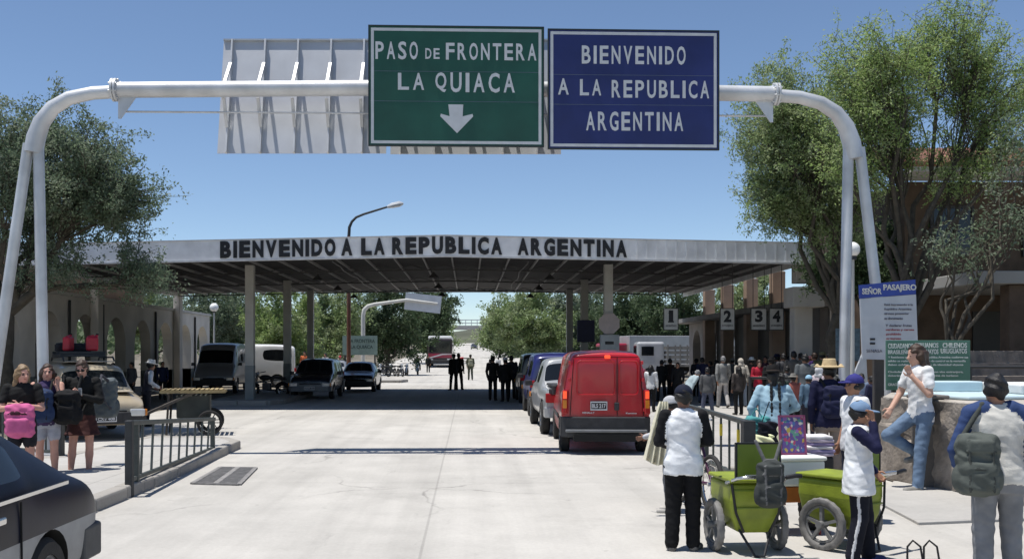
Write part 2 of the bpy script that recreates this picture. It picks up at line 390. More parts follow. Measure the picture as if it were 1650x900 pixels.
# ---------------------------------------------------------------- sign gantry
M_GALV = M('galvanised_steel', (.56, .57, .58), .42, .3, .2, 1.7, .1, 40)
M_GALV2 = M('galvanised_sheet', (.50, .51, .53), .45, .3, .08, 2)
def GY(px): u = (px - VX) / F; return 17.5 / (1 - .035 * u)
def GP(px, py, dy=0): Y = GY(px) + dy; return P(px, py, Y)
gantry = empty('sign_gantry', 'tall galvanised tube gantry on splayed legs spanning the whole road', 'sign gantry', (0, 17.5, 0))
b = MB(); b.tube([GP(186, 145), GP(720, 141), GP(1250, 152)], .137, 20); b.build('beam', M_GALV, gantry, world=True, smooth=40)
for side in (0, 1):
    b = MB()
    if side == 0: ctrl = [(186, 148), (150, 150), (112, 158), (85, 174), (67, 197), (58, 222), (54, 246)]
    else: ctrl = [(1250, 154), (1288, 157), (1322, 166), (1347, 182), (1363, 204), (1372, 230), (1376, 256)]
    pts = [GP(x, y) for x, y in ctrl]
    b.tube(pts, [.112, .114, .12, .13, .145, .16, .16], 18); b.build('bend', M_GALV, gantry, world=True, smooth=50)
    fl = MB(); x = ctrl[0][0]; fy = ctrl[0][1] - (3 if side == 0 else 2)
    for d in (-.025, .025): c = GP(x, fy); fl.cyl(c + Vector((d - .018, 0, 0)), c + Vector((d + .018, 0, 0)), .205, n=12)
    for k in range(8):
        a = k * math.pi / 4 + .3; c = GP(x, fy) + Vector((0, math.cos(a) * .175, math.sin(a) * .175)); fl.cyl(c - Vector((.07, 0, 0)), c + Vector((.07, 0, 0)), .018, n=6)
    fl.build('flange', M_GALV, gantry, world=True, smooth=40)
    gs = MB(); s = 1 if side == 0 else -1; c = GP(x, fy)
    gs.prism([(0, -.1), (.33 * s, -.1), (.05 * s, -.5), (0, -.5)], -.012, .012, fn=lambda a, z, t, c=c, s=s: c + Vector((a + .05 * s, t, z)))
    gs.build('gusset', M_GALV, gantry, world=True)
    tops = [(46, 232), (62, 236)] if side == 0 else [(1367, 240), (1385, 238)]
    feet = [(-26, 735), (72, 728)] if side == 0 else [(1358, 726), (1442, 726)]
    for (tx, ty), (fx, fyy) in zip(tops, feet):
        lg = MB(); t = GP(tx, ty); f = GP(fx, fyy); f.z = .02; lg.tube([f, t], [.098, .092], 16)
        lg.build('leg', M_GALV, gantry, world=True, smooth=40)
        fp = MB(); fp.box((f.x, f.y, .02), (.42, .42, .03)); fp.build('base_plate', M_GALV, gantry, world=True)
b = MB(); b.tube([GP(192, 180, .12), GP(1236, 187, .12)], .018, 8); b.build('rail', M_GALV, gantry, world=True)
# board facing away, on the far side of the beam
def back_board(name, label, x0, x1, ytop, ybot, dY0, dY1):
    r = empty(name, label, 'road sign', GP((x0 + x1) / 2, 150, .5), 0, 'boards facing away on the gantry')
    a, b_, c, d = GP(x0, ybot, dY0), GP(x1, ybot, dY0), GP(x1 + (0), ytop, dY1), GP(x0 + 12, ytop, dY1)
    c.x = b_.x; d.x = a.x
    m = MB(); n = Vector((0, .03, 0)); m.add([a, b_, c, d, a + n, b_ + n, c + n, d + n], [(0, 1, 2, 3), (4, 5, 6, 7), (0, 1, 5, 4), (1, 2, 6, 5), (2, 3, 7, 6), (3, 0, 4, 7)])
    m.build('panel', M_GALV2, r, world=True)
    k = 5; 
    for i in range(k):
        t = (i + .28) / k; lo = a.lerp(b_, t); hi = d.lerp(c, t); m = MB(); m.bar(lo - Vector((0, .045, 0)), hi - Vector((0, .045, 0)), .03, .09, up=(0, 1, 0)); m.build('stiffener', M_GALV, r, world=True)
        m = MB(); bm_ = GP(0, 0); bx = (lo.x); gy = 17.5 + .035 * bx; bz = GP(x0, 145).z
        up_ = lo.lerp(hi, .78) - Vector((0, .09, 0)); m.bar((bx, gy + .1, bz + .1), up_, .05, .05); m.build('strut', M_GALV, r, world=True)
        dn_ = lo.lerp(hi, .22) - Vector((0, .09, 0)); m = MB(); m.bar((bx, gy + .1, bz - .1), dn_, .05, .05); m.build('strut', M_GALV, r, world=True)
    m = MB(); m.bar(d - Vector((0, .02, -.01)), c - Vector((0, .02, -.01)), .05, .03); m.build('top_edge', M_GALV, r, world=True)
back_board('sign_board', 'grey back of a sign board fixed left on the gantry beam, struts showing', 350, 622, 66, 247, .32, .80)
back_board('sign_board', 'grey sign back almost hidden behind the green and blue boards', 629, 904, 66, 248, .32, .80)

M_GREEN = M('sign_green', (.008, .075, .05), .5, 0, .2, 1.3, .12, 5); M_BLUE = M('sign_blue', (.012, .022, .125), .5, 0, .2, 1.3, .12, 5)
M_WHITE = M('sign_white', (.56, .58, .60), .5, 0, .08, 5); M_DKEDGE = M('sign_edge', (.02, .03, .03), .5)
def front_sign(name, label, x0, x1, y0, y1, mat, cat='road sign'):
    """x/y give the board's outline; it hangs in front of the beam, square to the gantry"""
    ym = GY((x0 + x1) / 2) - .26; ang = math.atan(.035)
    A = P(x0, (y0 + y1) / 2, GY(x0) - .26); B = P(x1, (y0 + y1) / 2, GY(x1) - .26); c = (A + B) / 2
    zt = P(x0, y0, c.y).z; zb = P(x0, y1, c.y).z; w = (B - A).length; h = zt - zb; c.z = (zt + zb) / 2
    r = empty(name, label, cat, c, ang)
    m = MB(); m.box((0, 0, 0), (w, .03, h)); m.build('panel', mat, r, bevel=.004)
    e = MB()
    for s in (-1, 1): e.box((s * (w / 2 + .006), -.004, 0), (.022, .046, h + .034)); e.box((0, -.004, s * (h / 2 + .006)), (w - .01, .046, .022))
    e.build('edge_trim', M_DKEDGE, r)
    e = MB(); i = .055
    for s in (-1, 1): e.box((s * (w / 2 - i), -.0165, 0), (.05, .004, h - 2 * i + .05)); e.box((0, -.0165, s * (h / 2 - i)), (w - 2 * i - .05, .004, .05))
    e.build('border_line', M_WHITE, r)
    e = MB()
    for s in (.18, -.19): e.box((0, -.0155, s * h * .68), (w - .02, .002, .008))
    e.build('panel_joint', M('sign_joint', (.09, .12, .16), .5), r)
    b_ = MB()
    for k in (-.36, -.12, .12, .36): b_.box((k * w, .10, 0), (.05, .12, h * .8))
    b_.build('bracket', M_GALV, r)
    kx = w / (x1 - x0); kz = h / (y1 - y0)
    def at(px, py): return ((px - (x0 + x1) / 2) * kx, -.019, ((y0 + y1) / 2 - py) * kz)
    def word(s, a, b2, t, bt, bold=.014):
        l, rr = at(a, t), at(b2, bt); letters(s, M_WHITE, r, ((l[0] + rr[0]) / 2, -.0195, (l[2] + rr[2]) / 2), rr[0] - l[0], l[2] - rr[2], ext=.007, bold=bold + .006, gap=.36, world=False)
    return r, at, word
sg, at, word = front_sign('road_sign', 'green road sign reading PASO DE FRONTERA LA QUIACA with a down arrow', 595, 875, 44, 235, M_GREEN)
word('PASO', 605, 673, 69, 97); word('DE', 685, 708, 79, 96, .01); word('FRONTERA', 718, 864, 70, 97)
word('LA', 641, 683, 119, 146); word('QUIACA', 701, 829, 118, 149)
ar = MB(); pl = [(722, 169), (746, 169), (745, 188), (761, 184), (762, 188), (736, 215), (709, 188), (710, 184), (724, 188)]
ar.prism([(at(*p)[0], at(*p)[2]) for p in pl], -.023, -.016, fn=lambda x, z, t: (x, t, z)); ar.build('arrow', M_WHITE, sg)
sg, at, word = front_sign('road_sign', 'blue road sign reading BIENVENIDO A LA REPUBLICA ARGENTINA on the gantry', 884, 1157, 50, 240, M_BLUE)
word('BIENVENIDO', 937, 1104, 75, 104); word('A', 899, 916, 128, 154); word('LA', 934, 968, 129, 155); word('REPUBLICA', 985, 1142, 130, 158); word('ARGENTINA', 944, 1100, 181, 211)

# ---------------------------------------------------------------- canopy over the road
ZC, CX0, CX1, CY0, CY1 = 4.83, -14.3, 10.75, 31.0, 49.6
def gab(x): return -.021 * abs(x + .7)
M_COL = M('column_paint', (.50, .49, .45), .7, 0, .1, 2, .1); M_COLG = M('column_dado', (.24, .26, .25), .7, 0, .12, 2, .1)
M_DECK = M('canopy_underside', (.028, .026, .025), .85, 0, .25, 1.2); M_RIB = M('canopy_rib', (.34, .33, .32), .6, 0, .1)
M_FASC = M('fascia_metal', (.80, .80, .795), .5, .0, .16, 1.6)
can = empty('border_canopy', 'long flat steel canopy over the road lettered BIENVENIDO A LA REPUBLICA ARGENTINA', 'canopy', (0, 40, 0))
b = MB(); xs = [CX0, -.7, CX1]
vs = []
for x in xs:
    for y in (CY0 + .05, CY1):
        for z in (ZC + .2, ZC + .45): vs.append((x, y, z + gab(x)))
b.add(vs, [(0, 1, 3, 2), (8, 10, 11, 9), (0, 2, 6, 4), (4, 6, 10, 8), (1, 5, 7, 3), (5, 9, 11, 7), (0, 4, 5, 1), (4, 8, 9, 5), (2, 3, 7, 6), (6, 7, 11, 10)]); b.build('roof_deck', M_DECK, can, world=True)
# fascia: flat sheet with upstanding ribs
b = MB(); z0, z1 = ZC, ZC + .61
def fas(b, xa, xb, y0, y1, za, zb):
    vs = []
    for x in (xa, xb):
        for y in (y0, y1):
            for z in (za, zb): vs.append((x, y, z + gab(x)))
    b.add(vs, [(0, 1, 3, 2), (4, 6, 7, 5), (0, 2, 6, 4), (1, 5, 7, 3), (0, 4, 5, 1), (2, 3, 7, 6)])
fas(b, CX0, -.7, CY0, CY0 + .04, z0, z1); fas(b, -.7, CX1, CY0, CY0 + .04, z0, z1)
x = CX0
while x < CX1:
    hi = .022 if x > 4.6 else .007
    fas(b, x, x + .05, CY0 - hi, CY0 - .0005, z0 + .04, z1 - .04); x += .31 if x > 4.6 else .62
b.build('fascia', M_FASC, can, world=True)
b = MB(); fas(b, CX0, -.7, CY0 - .05, CY0 + .08, z0 - .05, z0 - .002); fas(b, -.7, CX1, CY0 - .05, CY0 + .08, z0 - .05, z0 - .002); fas(b, CX0, -.7, CY0 - .03, CY0 + .06, z1 + .002, z1 + .03); fas(b, -.7, CX1, CY0 - .03, CY0 + .06, z1 + .002, z1 + .03)
b.build('fascia_trim', M('fascia_trim', (.6, .6, .6), .5, .2), can, world=True)
b = MB()
for xs_ in (CX0, CX1 - .04): b.box((xs_ + .02, (CY0 + CY1) / 2 + .1, ZC + .305 + gab(xs_)), (.04, CY1 - CY0 - .2, .6))
b.box((-1.78, CY1 + .02, ZC + .25), (25.0, .04, .5)); b.build('side_fascia', M_FASC, can, world=True)
b = MB(); x = CX0 + .3
while x < CX1 - .2:
    z = ZC + .10 + gab(x); b.box((x, (CY0 + CY1) / 2 + .1, z + .06), (.05, CY1 - CY0 - .3, .08)); x += .96
b.build('rafter', M_RIB, can, world=True)
M_TR = M('truss_paint', (.05, .048, .046), .6, 0, .1)
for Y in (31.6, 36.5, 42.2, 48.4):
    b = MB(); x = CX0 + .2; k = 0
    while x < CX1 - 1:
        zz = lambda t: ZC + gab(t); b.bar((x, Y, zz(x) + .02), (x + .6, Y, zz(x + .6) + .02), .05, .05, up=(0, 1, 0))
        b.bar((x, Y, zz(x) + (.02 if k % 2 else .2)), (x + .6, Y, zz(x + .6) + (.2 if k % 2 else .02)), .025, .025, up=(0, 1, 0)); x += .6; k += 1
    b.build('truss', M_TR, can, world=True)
M_BLK = M('black_lettering', (.008, .008, .01), .5, 0, .1)
for s, a, e in (('BIENVENIDO', 355, 541), ('A', 550, 568), ('LA', 582, 620), ('REPUBLICA', 632, 809), ('ARGENTINA', 834, 1010)):
    xa, xb = GX(a, CY0), GX(e, CY0)
    letters(s, M_BLK, can, ((xa + xb) / 2, CY0 - .03, ZC + .315), xb - xa, .53, ext=.02, bold=.055, gap=.2, fn=lambda v: Vector((v.x, v.y, v.z + gab(v.x))))
def column(X, Y, w=.3, mat=M_COL):
    b = MB(); zt = ZC + gab(X) + .19; b.box((X, Y, 1.35 + (zt - 1.35) / 2), (w, w, zt - 1.35), mi=0); b.box((X, Y, .72), (w + .008, w + .008, 1.26), mi=1)
    b.build('column', [mat, M_COLG], can, world=True, bevel=.012)
for X in (-7.7, 4.92):
    for Y in (35.0, 42.2, 48.4): column(X, Y)
for X in (-5.2, -1.2, 2.8):
    for Y in (34.2, 39.5, 45.0):
        b = MB(); z = ZC + gab(X); b.cyl((X, Y, z - .02), (X, Y, z - .28), .012, n=6); b.lathe([(.03, -.26), (.05, -.3), (.2, -.44), (.19, -.44), (.04, -.32)], (X, Y, z), 14); b.build('pendant_lamp', M_TR, can, world=True, smooth=40)
for X in (-4.4, 1.9):
    b = MB(); b.tube([(X + .05 * math.sin(y), y, ZC + gab(X) - .03 - .03 * math.sin(y * 1.3) ** 2) for y in np.linspace(31.8, 48.5, 20)], .018, 5); b.build('cable', M_BLK, can, world=True)
# octagonal sign and counter box fixed to the right column
M_PINK = M('octagon_back', (.47, .40, .38), .6, 0, .12, 4)
oc = P(981.5, 521, 34.7); b = MB(); rr = .39; b.prism([(rr * math.cos(math.pi / 8 + k * math.pi / 4), rr * math.sin(math.pi / 8 + k * math.pi / 4)) for k in range(8)], -.012, .012, fn=lambda x, z, t: (x, t, z))
o = b.build('octagonal_sign', M_PINK, loc=oc); tag(o, 'pale pinkish octagonal sign back on the right canopy column', 'sign')
bx = empty('meter_box', 'pale grey slotted box lettered ADUANA below the octagonal sign', 'box', P(982, 575, 34.7))
b = MB(); b.box(P(982, 556, 34.68), (.66, .22, .74)); b.build('housing', M('box_grey', (.42, .44, .44), .6), bx, world=True, bevel=.02)
b = MB(); b.box(P(982, 552, 34.56), (.3, .02, .1)); b.build('slot', M_BLK, bx, world=True)
text('ADUANA', M_BLK, bx, P(982, 570, 34.56), .6, .11, bold=.02)
b = MB(); b.box(P(944, 533, 41.8), (.74, .12, .92)); o = b.build('notice_board', M('navy_board', (.012, .015, .07), .5), loc=P(944, 533, 41.8), world=True, bevel=.02); tag(o, 'dark blue board on the column behind the octagonal sign', 'board')
# hanging lane numbers
M_NUM = M('number_board', (.52, .52, .50), .6, 0, .1, 5); M_INK = M('ink', (.015, .015, .02), .6)
for i, (px, s, w) in enumerate(((1081, '1', 22), (1172, '2', 22), (1222.5, '3', 24), (1251, '4', 22))):
    Y = 33.6; c = P(px, 514, Y); r = empty('number_sign', 'white hanging sign with a black number %s under the canopy' % s, 'sign', (c.x, Y, c.z), 0, 'numbered signs hanging under the canopy')
    W = w * Y / F; b = MB(); b.box((0, 0, 0), (W, .03, .70)); b.build('board', M_NUM, r, bevel=.006)
    e = MB(); 
    for sx in (-1, 1): e.box((sx * (W / 2 + .012), 0, 0), (.024, .05, .75)); e.box((0, 0, sx * .362), (W, .05, .024))
    e.build('frame', M_TR, r)
    e = MB(); 
    for sx in (-.38, .38): e.cyl((sx * W, 0, .37), (sx * W, 0, ZC + gab(c.x) + .15 - c.z), .012, n=6)
    e.build('hanger', M_TR, r)
    text(s, M_INK, r, (0, -.02, .10), .15 if s == '1' else .26, .40, bold=.05, world=False)
    if s == '1':
        e = MB(); e.box((0, -.02, -.085), (.20, .008, .05)); e.bar((-.10, -.02, .20), (-.02, -.02, .27), .008, .06, up=(0, 1, 0)); e.build('numeral_serif', M_INK, r)
    text('ARGENTINOS' if i % 2 == 0 else 'EXTRANJEROS', M_INK, r, (0, -.02, -.22), W * .8, .07, bold=.01, world=False)
# ---------------------------------------------------------------- buildings and walls
M_STUC = M('stucco_cream', (.56, .53, .48), .9, 0, .14, .9, .25, 30, .2); M_STUG = M('stucco_dado', (.17, .19, .18), .9, 0, .15, 1, .2, 30, .2)
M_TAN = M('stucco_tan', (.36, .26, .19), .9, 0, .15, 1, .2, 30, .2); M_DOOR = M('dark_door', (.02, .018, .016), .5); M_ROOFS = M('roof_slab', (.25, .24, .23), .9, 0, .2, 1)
M_WIN = M('window_glass', (.015, .018, .022), .08, 0, 0)
arc = empty('arcade_building', 'long cream arcaded customs building left of the canopy with open round arches', 'building', (-16, 40, 0))
XF = -14.5
def arch_wall(b, X, th, y0, y1, ys_, w, zs, zt, mi=0):
    """wall in plane X with round-headed openings centred at ys_"""
    cuts = [y0] + [(a + c) / 2 for a, c in zip(ys_, ys_[1:])] + [y1]
    for yc, a, c in zip(ys_, cuts, cuts[1:]):
        arcp = [(yc + w / 2 * math.cos(t), zs + w / 2 * math.sin(t)) for t in np.linspace(0, math.pi, 13)]
        poly = [(a, 0), (yc - w / 2, 0)] + arcp[::-1] + [(yc + w / 2, 0), (c, 0), (c, zt), (a, zt)]
        b.prism(poly, X - th, X, mi, fn=lambda y, z, x: (x, y, z))
ysA = [24.4 + 3.3 * i for i in range(10)]
b = MB(); arch_wall(b, XF, .45, 22.6, 55.6, ysA, 2.15, 2.18, 3.85); b.build('arcade_wall', M_STUC, arc, world=True)
b = MB(); b.box((XF - .225, 39.1, 3.92), (.6, 33.2, .12)); b.build('cornice', M('cornice', (.5, .48, .44), .9, 0, .1), arc, world=True)
for a, c in zip([22.6 - 2] + ysA, ysA + [57.6]):
    lo, hi = max(a + 1.085, 22.6), min(c - 1.085, 55.6)
    b = MB(); b.box((XF - .225, (lo + hi) / 2, .5), (.47, hi - lo + .02, 1.0)); b.build('dado', M_STUG, arc, world=True)
b = MB(); b.box((-18.3, 34, 2.2), (.3, 24, 4.4)); b.box((-16.6, 22.5, 1.9), (3.7, .25, 3.8)); b.build('inner_wall', M_STUC, arc, world=True)
b = MB(); b.box((-16.75, 34.4, 3.62), (3.2, 24.4, .18)); b.build('corridor_roof', M_ROOFS, arc, world=True)
b = MB(); b.box((-16.6, 34.2, 4.6), (3.2, 23.2, 1.28)); b.build('upper_wall', M_TAN, arc, world=True)
b = MB(); b.box((-16.9, 34.2, 5.3), (4.3, 24.2, .12)); b.build('roof', M_ROOFS, arc, world=True)
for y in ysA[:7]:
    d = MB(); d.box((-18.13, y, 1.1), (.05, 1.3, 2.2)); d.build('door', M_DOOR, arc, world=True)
for y in (38.3, 49.0): b = MB(); b.box((XF + .16, y, 2.4), (.32, .5, 4.8)); b.build('pilaster', M_STUC, arc, world=True, bevel=.02)
for y in (35.95, 39.25, 45.85, 52.45): b = MB(); b.cyl((XF + .06, y, .1), (XF + .06, y, 3.7), .05, n=8); b.build('downpipe', M('pipe_dark', (.02, .02, .02), .6), arc, world=True)

# customs office on the right, under the canopy's edge
off = empty('customs_office', 'low customs office with arched dark doorways and tan pillars right under the canopy', 'building', (12, 42, 0))
ysO = [34.5 + 3.2 * i for i in range(6)]
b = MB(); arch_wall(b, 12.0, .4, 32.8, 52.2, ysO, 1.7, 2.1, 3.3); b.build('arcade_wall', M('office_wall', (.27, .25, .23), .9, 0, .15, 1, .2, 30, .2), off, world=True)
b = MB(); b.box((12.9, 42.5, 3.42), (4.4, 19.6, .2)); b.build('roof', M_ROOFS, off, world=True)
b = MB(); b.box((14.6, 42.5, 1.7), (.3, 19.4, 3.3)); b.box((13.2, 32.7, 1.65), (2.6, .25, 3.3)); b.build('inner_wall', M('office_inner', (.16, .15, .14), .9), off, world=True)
M_PILL = M('pillar_tan', (.40, .29, .22), .9, 0, .14, 1.5, .2, 30)
for Y in (36.2, 39.6, 43.2, 46.5):
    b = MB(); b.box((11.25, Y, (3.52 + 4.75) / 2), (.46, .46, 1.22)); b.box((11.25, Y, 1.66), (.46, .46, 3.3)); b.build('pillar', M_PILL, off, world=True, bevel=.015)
b = MB(); b.box((10.68, 31.9, 1.75), (.58, .5, 3.5)); b.box((10.68, 31.9, 4.42), (.46, .5, .8)); b.build('corner_pillar', M_STUC, off, world=True, bevel=.02)
b = MB(); b.box((10.72, 31.75, 3.55), (1.0, .95, .64)); b.build('pillar_block', M_STUC, off, world=True, bevel=.02)
for y in (37.7, 44.1): b = MB(); b.box((12.02, y + 1.6, 1.5), (.06, .9, 1.0)); b.build('window', M_WIN, off, world=True)

# dark building on the right, two storeys, tiled roof, porch and eaves made deep to shade the walls
M_BRK = M('brick_brown', (.105, .075, .055), .9, 0, .22, 2.5, .4, 50, .2); M_TILE = M('roof_tile', (.20, .09, .06), .85, 0, .25, 3, .5, 14)
hb = empty('brick_building', 'dark brown two-storey building with red tiled roof behind the right trees', 'building', (18, 30, 0))
b = MB(); b.box((20.6, 32.0, 3.3), (16.6, 8, 6.6)); b.build('wall', M_BRK, hb, world=True)
b = MB(); b.box((19.6, 25.6, 3.55), (15.4, 4.6, .30)); b.build('porch_roof', M('porch_slab', (.30, .29, .27), .9, 0, .15, 1), hb, world=True, bevel=.02)  # slab depth chosen so the front below stays dark
for x in (13.0, 17.5, 22.0):
    b = MB(); b.box((x, 23.7, 1.7), (.42, .42, 3.38)); b.build('porch_column', M_BRK, hb, world=True, bevel=.02)
b = MB(); 
for k in range(22):
    t0, t1 = k / 22, (k + 1) / 22; z = lambda t: 6.75 + t * 1.5; y = lambda t: 26.6 + t * 5.6
    b.box((20.6, y((t0 + t1) / 2), z((t0 + t1) / 2) + .03 * (k % 2)), (18.2, .30, .10))
for k in range(60): b.tube([(11.6 + k * .3, 26.5, 6.84), (11.6 + k * .3, 32.2, 8.38)], .06, 5)
b.build('tiled_roof', M_TILE, hb, world=True)
b = MB(); b.box((20.6, 26.9, 6.62), (17.8, 1.5, .12)); b.build('eaves', M('eaves_pale', (.4, .38, .34), .9), hb, world=True)  # overhang widened to keep the upper wall in shade
for x in (13.6, 16.2, 19.0):
    w = MB(); w.box((x, 27.98, 5.2), (1.1, .06, 1.3)); wo_ = w.build('window', M_WIN, hb, world=True)
    fr = MB()
    for s in (-1, 1): fr.box((x + s * .58, 27.96, 5.2), (.07, .1, 1.44)); fr.box((x, 27.96, 5.2 + s * .68), (1.1, .1, .07))
    fr.build('frame', M_DOOR, wo_, world=True)
b = MB(); b.box((15.0, 27.98, 1.5), (1.6, .06, 2.9)); b.build('door', M_DOOR, hb, world=True)
# pale house glimpsed between the right trees
ph = empty('pale_house', 'pale rendered house glimpsed through the branches of the right trees', 'house', (18.5, 42, 0))
b = MB(); b.box((19.6, 42, 3.6), (7.5, 6, 7.2)); b.build('wall', M('pale_render', (.5, .46, .42), .9, 0, .15), ph, world=True)
b = MB(); b.prism([(-3.5, 7.2), (3.5, 7.2), (0, 8.6)], 15.6, 23.6, fn=lambda y, z, x: (x, 42 + y, z)); b.build('roof', M_TILE, ph, world=True)
for z in (2.2, 5.2):
    b = MB(); b.box((18.0, 38.98, z), (1.2, .06, 1.3)); b.build('window', M_WIN, ph, world=True)
# stairs and handrail in front of the brick building
st = empty('brick_stairs', 'brick steps with pipe handrail behind the green notice board', 'steps', (10.6, 20, 0))
for i in range(7):
    b = MB(); b.box((11.5, 19.4 + i * .33, .13 * (i + 1)), (3.9, .34, .26 * (i + 1) - .004)); b.build('step', M('stair_brick', (.2, .17, .145), .9, 0, .25, 6, .4), st, world=True, bevel=.01)
b = MB()
for i, x in enumerate((9.6, 11.2, 12.8)): b.cyl((x, 19.0, 0), (x, 19.0, 1.5), .03)
for z in (1.0, 1.5): b.cyl((9.55, 19.0, z), (13.4, 19.0, z), .03)
b.build('handrail', M('rail_dark', (.03, .03, .03), .5), st, world=True, smooth=40)
b = MB(); b.box((10.35, 16.6, 1.1), (1.1, .1, 2.2)); b.build('dark_panel', M_DOOR, loc=(10.35, 16.6, 0), world=True)
o = bpy.data.objects['dark_panel']; o.name = 'metal_gate'; tag(o, 'dark metal gate leaf at the far right edge above the white wall', 'gate')

# stone planter wall with painted coping
M_STONE = M('rubble_stone', (.27, .235, .20), .95, 0, .38, 3.2, 1.0, 14, .2); M_CAPB = M('coping_blue', (.47, .59, .63), .6, 0, .08, 2); M_CAPW = M('coping_white', (.66, .66, .64), .6, 0, .08, 2)
pw = empty('planter_wall', 'rough stone planter wall with pale blue and white coping, right foreground', 'wall', (6.2, 12, 0))
A = np.array
def rough_wall(b, pts, th, z0, z1, n=26, m=12, amp=.035, seed=1):
    r = np.random.default_rng(seed)
    for (xa, ya), (xb, yb) in zip(pts, pts[1:]):
        d = Vector((xb - xa, yb - ya, 0)); L = d.length; d /= L; nn = Vector((d.y, -d.x, 0)); k = max(4, int(L * n / 3.5)); base = len(b.v)
        for i in range(k + 1):
            for j in range(m + 1):
                p = Vector((xa, ya, 0)) + d * (L * i / k); e = 0 if i in (0, k) else 1
                off = (r.random() - .5) * 2 * amp * e; zj = z0 + (z1 - z0) * j / m + (r.random() - .5) * .04 * (0 < j < m)
                q = p + nn * off; b.v.append(Vector((q.x, q.y, zj)))
        for i in range(k):
            for j in range(m): b.f.append([base + i * (m + 1) + j, base + (i + 1) * (m + 1) + j, base + (i + 1) * (m + 1) + j + 1, base + i * (m + 1) + j + 1]); b.m.append(0)
pa, pb, pc, pd, pe = (7.1, 16.5), (5.8, 13.95), (6.4, 10.6), (9.6, 9.4), (9.6, 16.5)
b = MB(); rough_wall(b, [pa, pb, pc, pd], .3, 0, 1.14); b.build('stone_face', M_STONE, pw, world=True, smooth=25)
b = MB(); b.prism([(x + (.02 if x < 7 else 0), y + .0) for x, y in (pa, pb, pc, pd, pe)], 1.10, 1.16); b.build('wall_top', M('wall_top', (.40, .36, .31), .9, 0, .25, 3, .5), pw, world=True, bevel=.02)
b = MB(); b.prism([(6.0, 14.0), (6.35, 12.6), (8.7, 13.3), (8.4, 14.6)], 1.163, 1.21); b.build('blue_coping', M_CAPB, pw, world=True, bevel=.02)
b = MB(); b.prism([(6.3, 14.6), (6.3, 14.2), (7.36, 14.2), (7.36, 14.6)], 1.213, 1.36); b.build('blue_kerb', M_CAPB, pw, world=True, bevel=.02)
b = MB(); b.prism([(7.40, 14.7), (7.40, 13.3), (9.6, 13.3), (9.6, 14.7)], 1.213, 1.34); b.build('white_coping', M_CAPW, pw, world=True, bevel=.02)
# rough stones lying against the wall's foot as a ledge
b = MB(); r_ = random.Random(4)
for i, (x, y, w, h) in enumerate(((5.95, 13.75, .34, .80), (6.0, 13.3, .34, .60), (6.3, 11.9, .3, .45))):
    b.box((x, y, h / 2), (w, .6, h), rz=.2 * i)
b.build('stone_block', M_STONE, pw, world=True, bevel=.05)
# pier the long-haired man leans on
b = MB(); b.prism([(0, 0), (.30, 0), (.30, 1.17), (-.02, 1.17)], -.16, .16, fn=lambda x, z, t: (5.86 + x, 12.98 + t, z)); b.prism([(-.06, 1.17), (.34, 1.17), (.34, 1.22), (-.06, 1.22)], -.2, .2, fn=lambda x, z, t: (5.86 + x, 12.98 + t, z))
o = b.build('stone_pier', M('pier_concrete', (.15, .135, .12), .9, 0, .2, 3, .4), loc=(6.0, 12.98, 0), world=True, bevel=.02); tag(o, 'dark stone pier standing against the planter wall behind the leaning man', 'pier')

# ---------------------------------------------------------------- railings
M_RAIL = M('rail_paint', (.065, .075, .07), .5, .3, .2, 8, .1); M_POST = M('post_dark', (.035, .037, .038), .6, .2, .2, 6, .1); M_YEL = M('rail_yellow', (.55, .42, .03), .6)
def railing(label, A_, B_, zA, zB, posts, bars, alt=False, z0=.14):
    """tapering pedestrian railing from A_ (near) to B_ (far)"""
    A_, B_ = Vector(A_), Vector(B_); r = empty('pedestrian_railing', label, 'railing', A_, 0, 'pedestrian railings at the kerbs')
    lerp = lambda t: A_.lerp(B_, t); zt = lambda t: zA + (zB - zA) * t; zl = lambda t: .21 - .06 * t
    b = MB(); b.bar(lerp(0) + Vector((0, 0, zt(0))), lerp(1) + Vector((0, 0, zt(1))), .07, .06); b.build('top_rail', M_RAIL, r, world=True, bevel=.01)
    b = MB(); b.bar(lerp(0) + Vector((0, 0, zl(0))), lerp(1) + Vector((0, 0, zl(1))), .05, .05); b.build('lower_rail', M_RAIL, r, world=True, bevel=.008)
    for i, t in enumerate(posts):
        p = lerp(t); w = (.09 if alt else .15) if i == 0 else .07; b = MB(); b.box((p.x, p.y, (zt(t) + .03) / 2), (w, w, zt(t) + .03)); b.build('post', M_POST if i == 0 else M_RAIL, r, world=True, bevel=.01)
    for k in range(bars):
        t = (k + 1) / (bars + 1); p = lerp(t); b = MB(); q = p + (B_ - A_).normalized() * (.10 if alt else 0)
        b.bar((p.x, p.y, zl(t) + .02), (q.x, q.y, zt(t) - .02), .026, .026, up=(0, 1, 0)); b.build('baluster', M_RAIL, r, world=True)
        if not alt and k % 2 == 0: 
            b = MB(); b.box((p.x, p.y, zt(t) - .2), (.034, .034, .16)); b.build('yellow_band', M_YEL, r, world=True)
    return r
railing('grey tapering steel railing along the left kerb beside the storm drain', (-4.15, 12.15, 0), (-4.36, 17.0, 0), .91, .64, [0, .98, .06], 9, True)
railing('grey steel railing with yellow bands behind the green carts on the right', (3.42, 12.15, 0), (3.6, 17.2, 0), .91, .91, [0, .99, .5], 9)
railing('thin dark railing behind the three girls on the left pavement', (-6.4, 15.6, 0), (-9.5, 17.8, 0), .95, .95, [.02, .5, .98], 8)
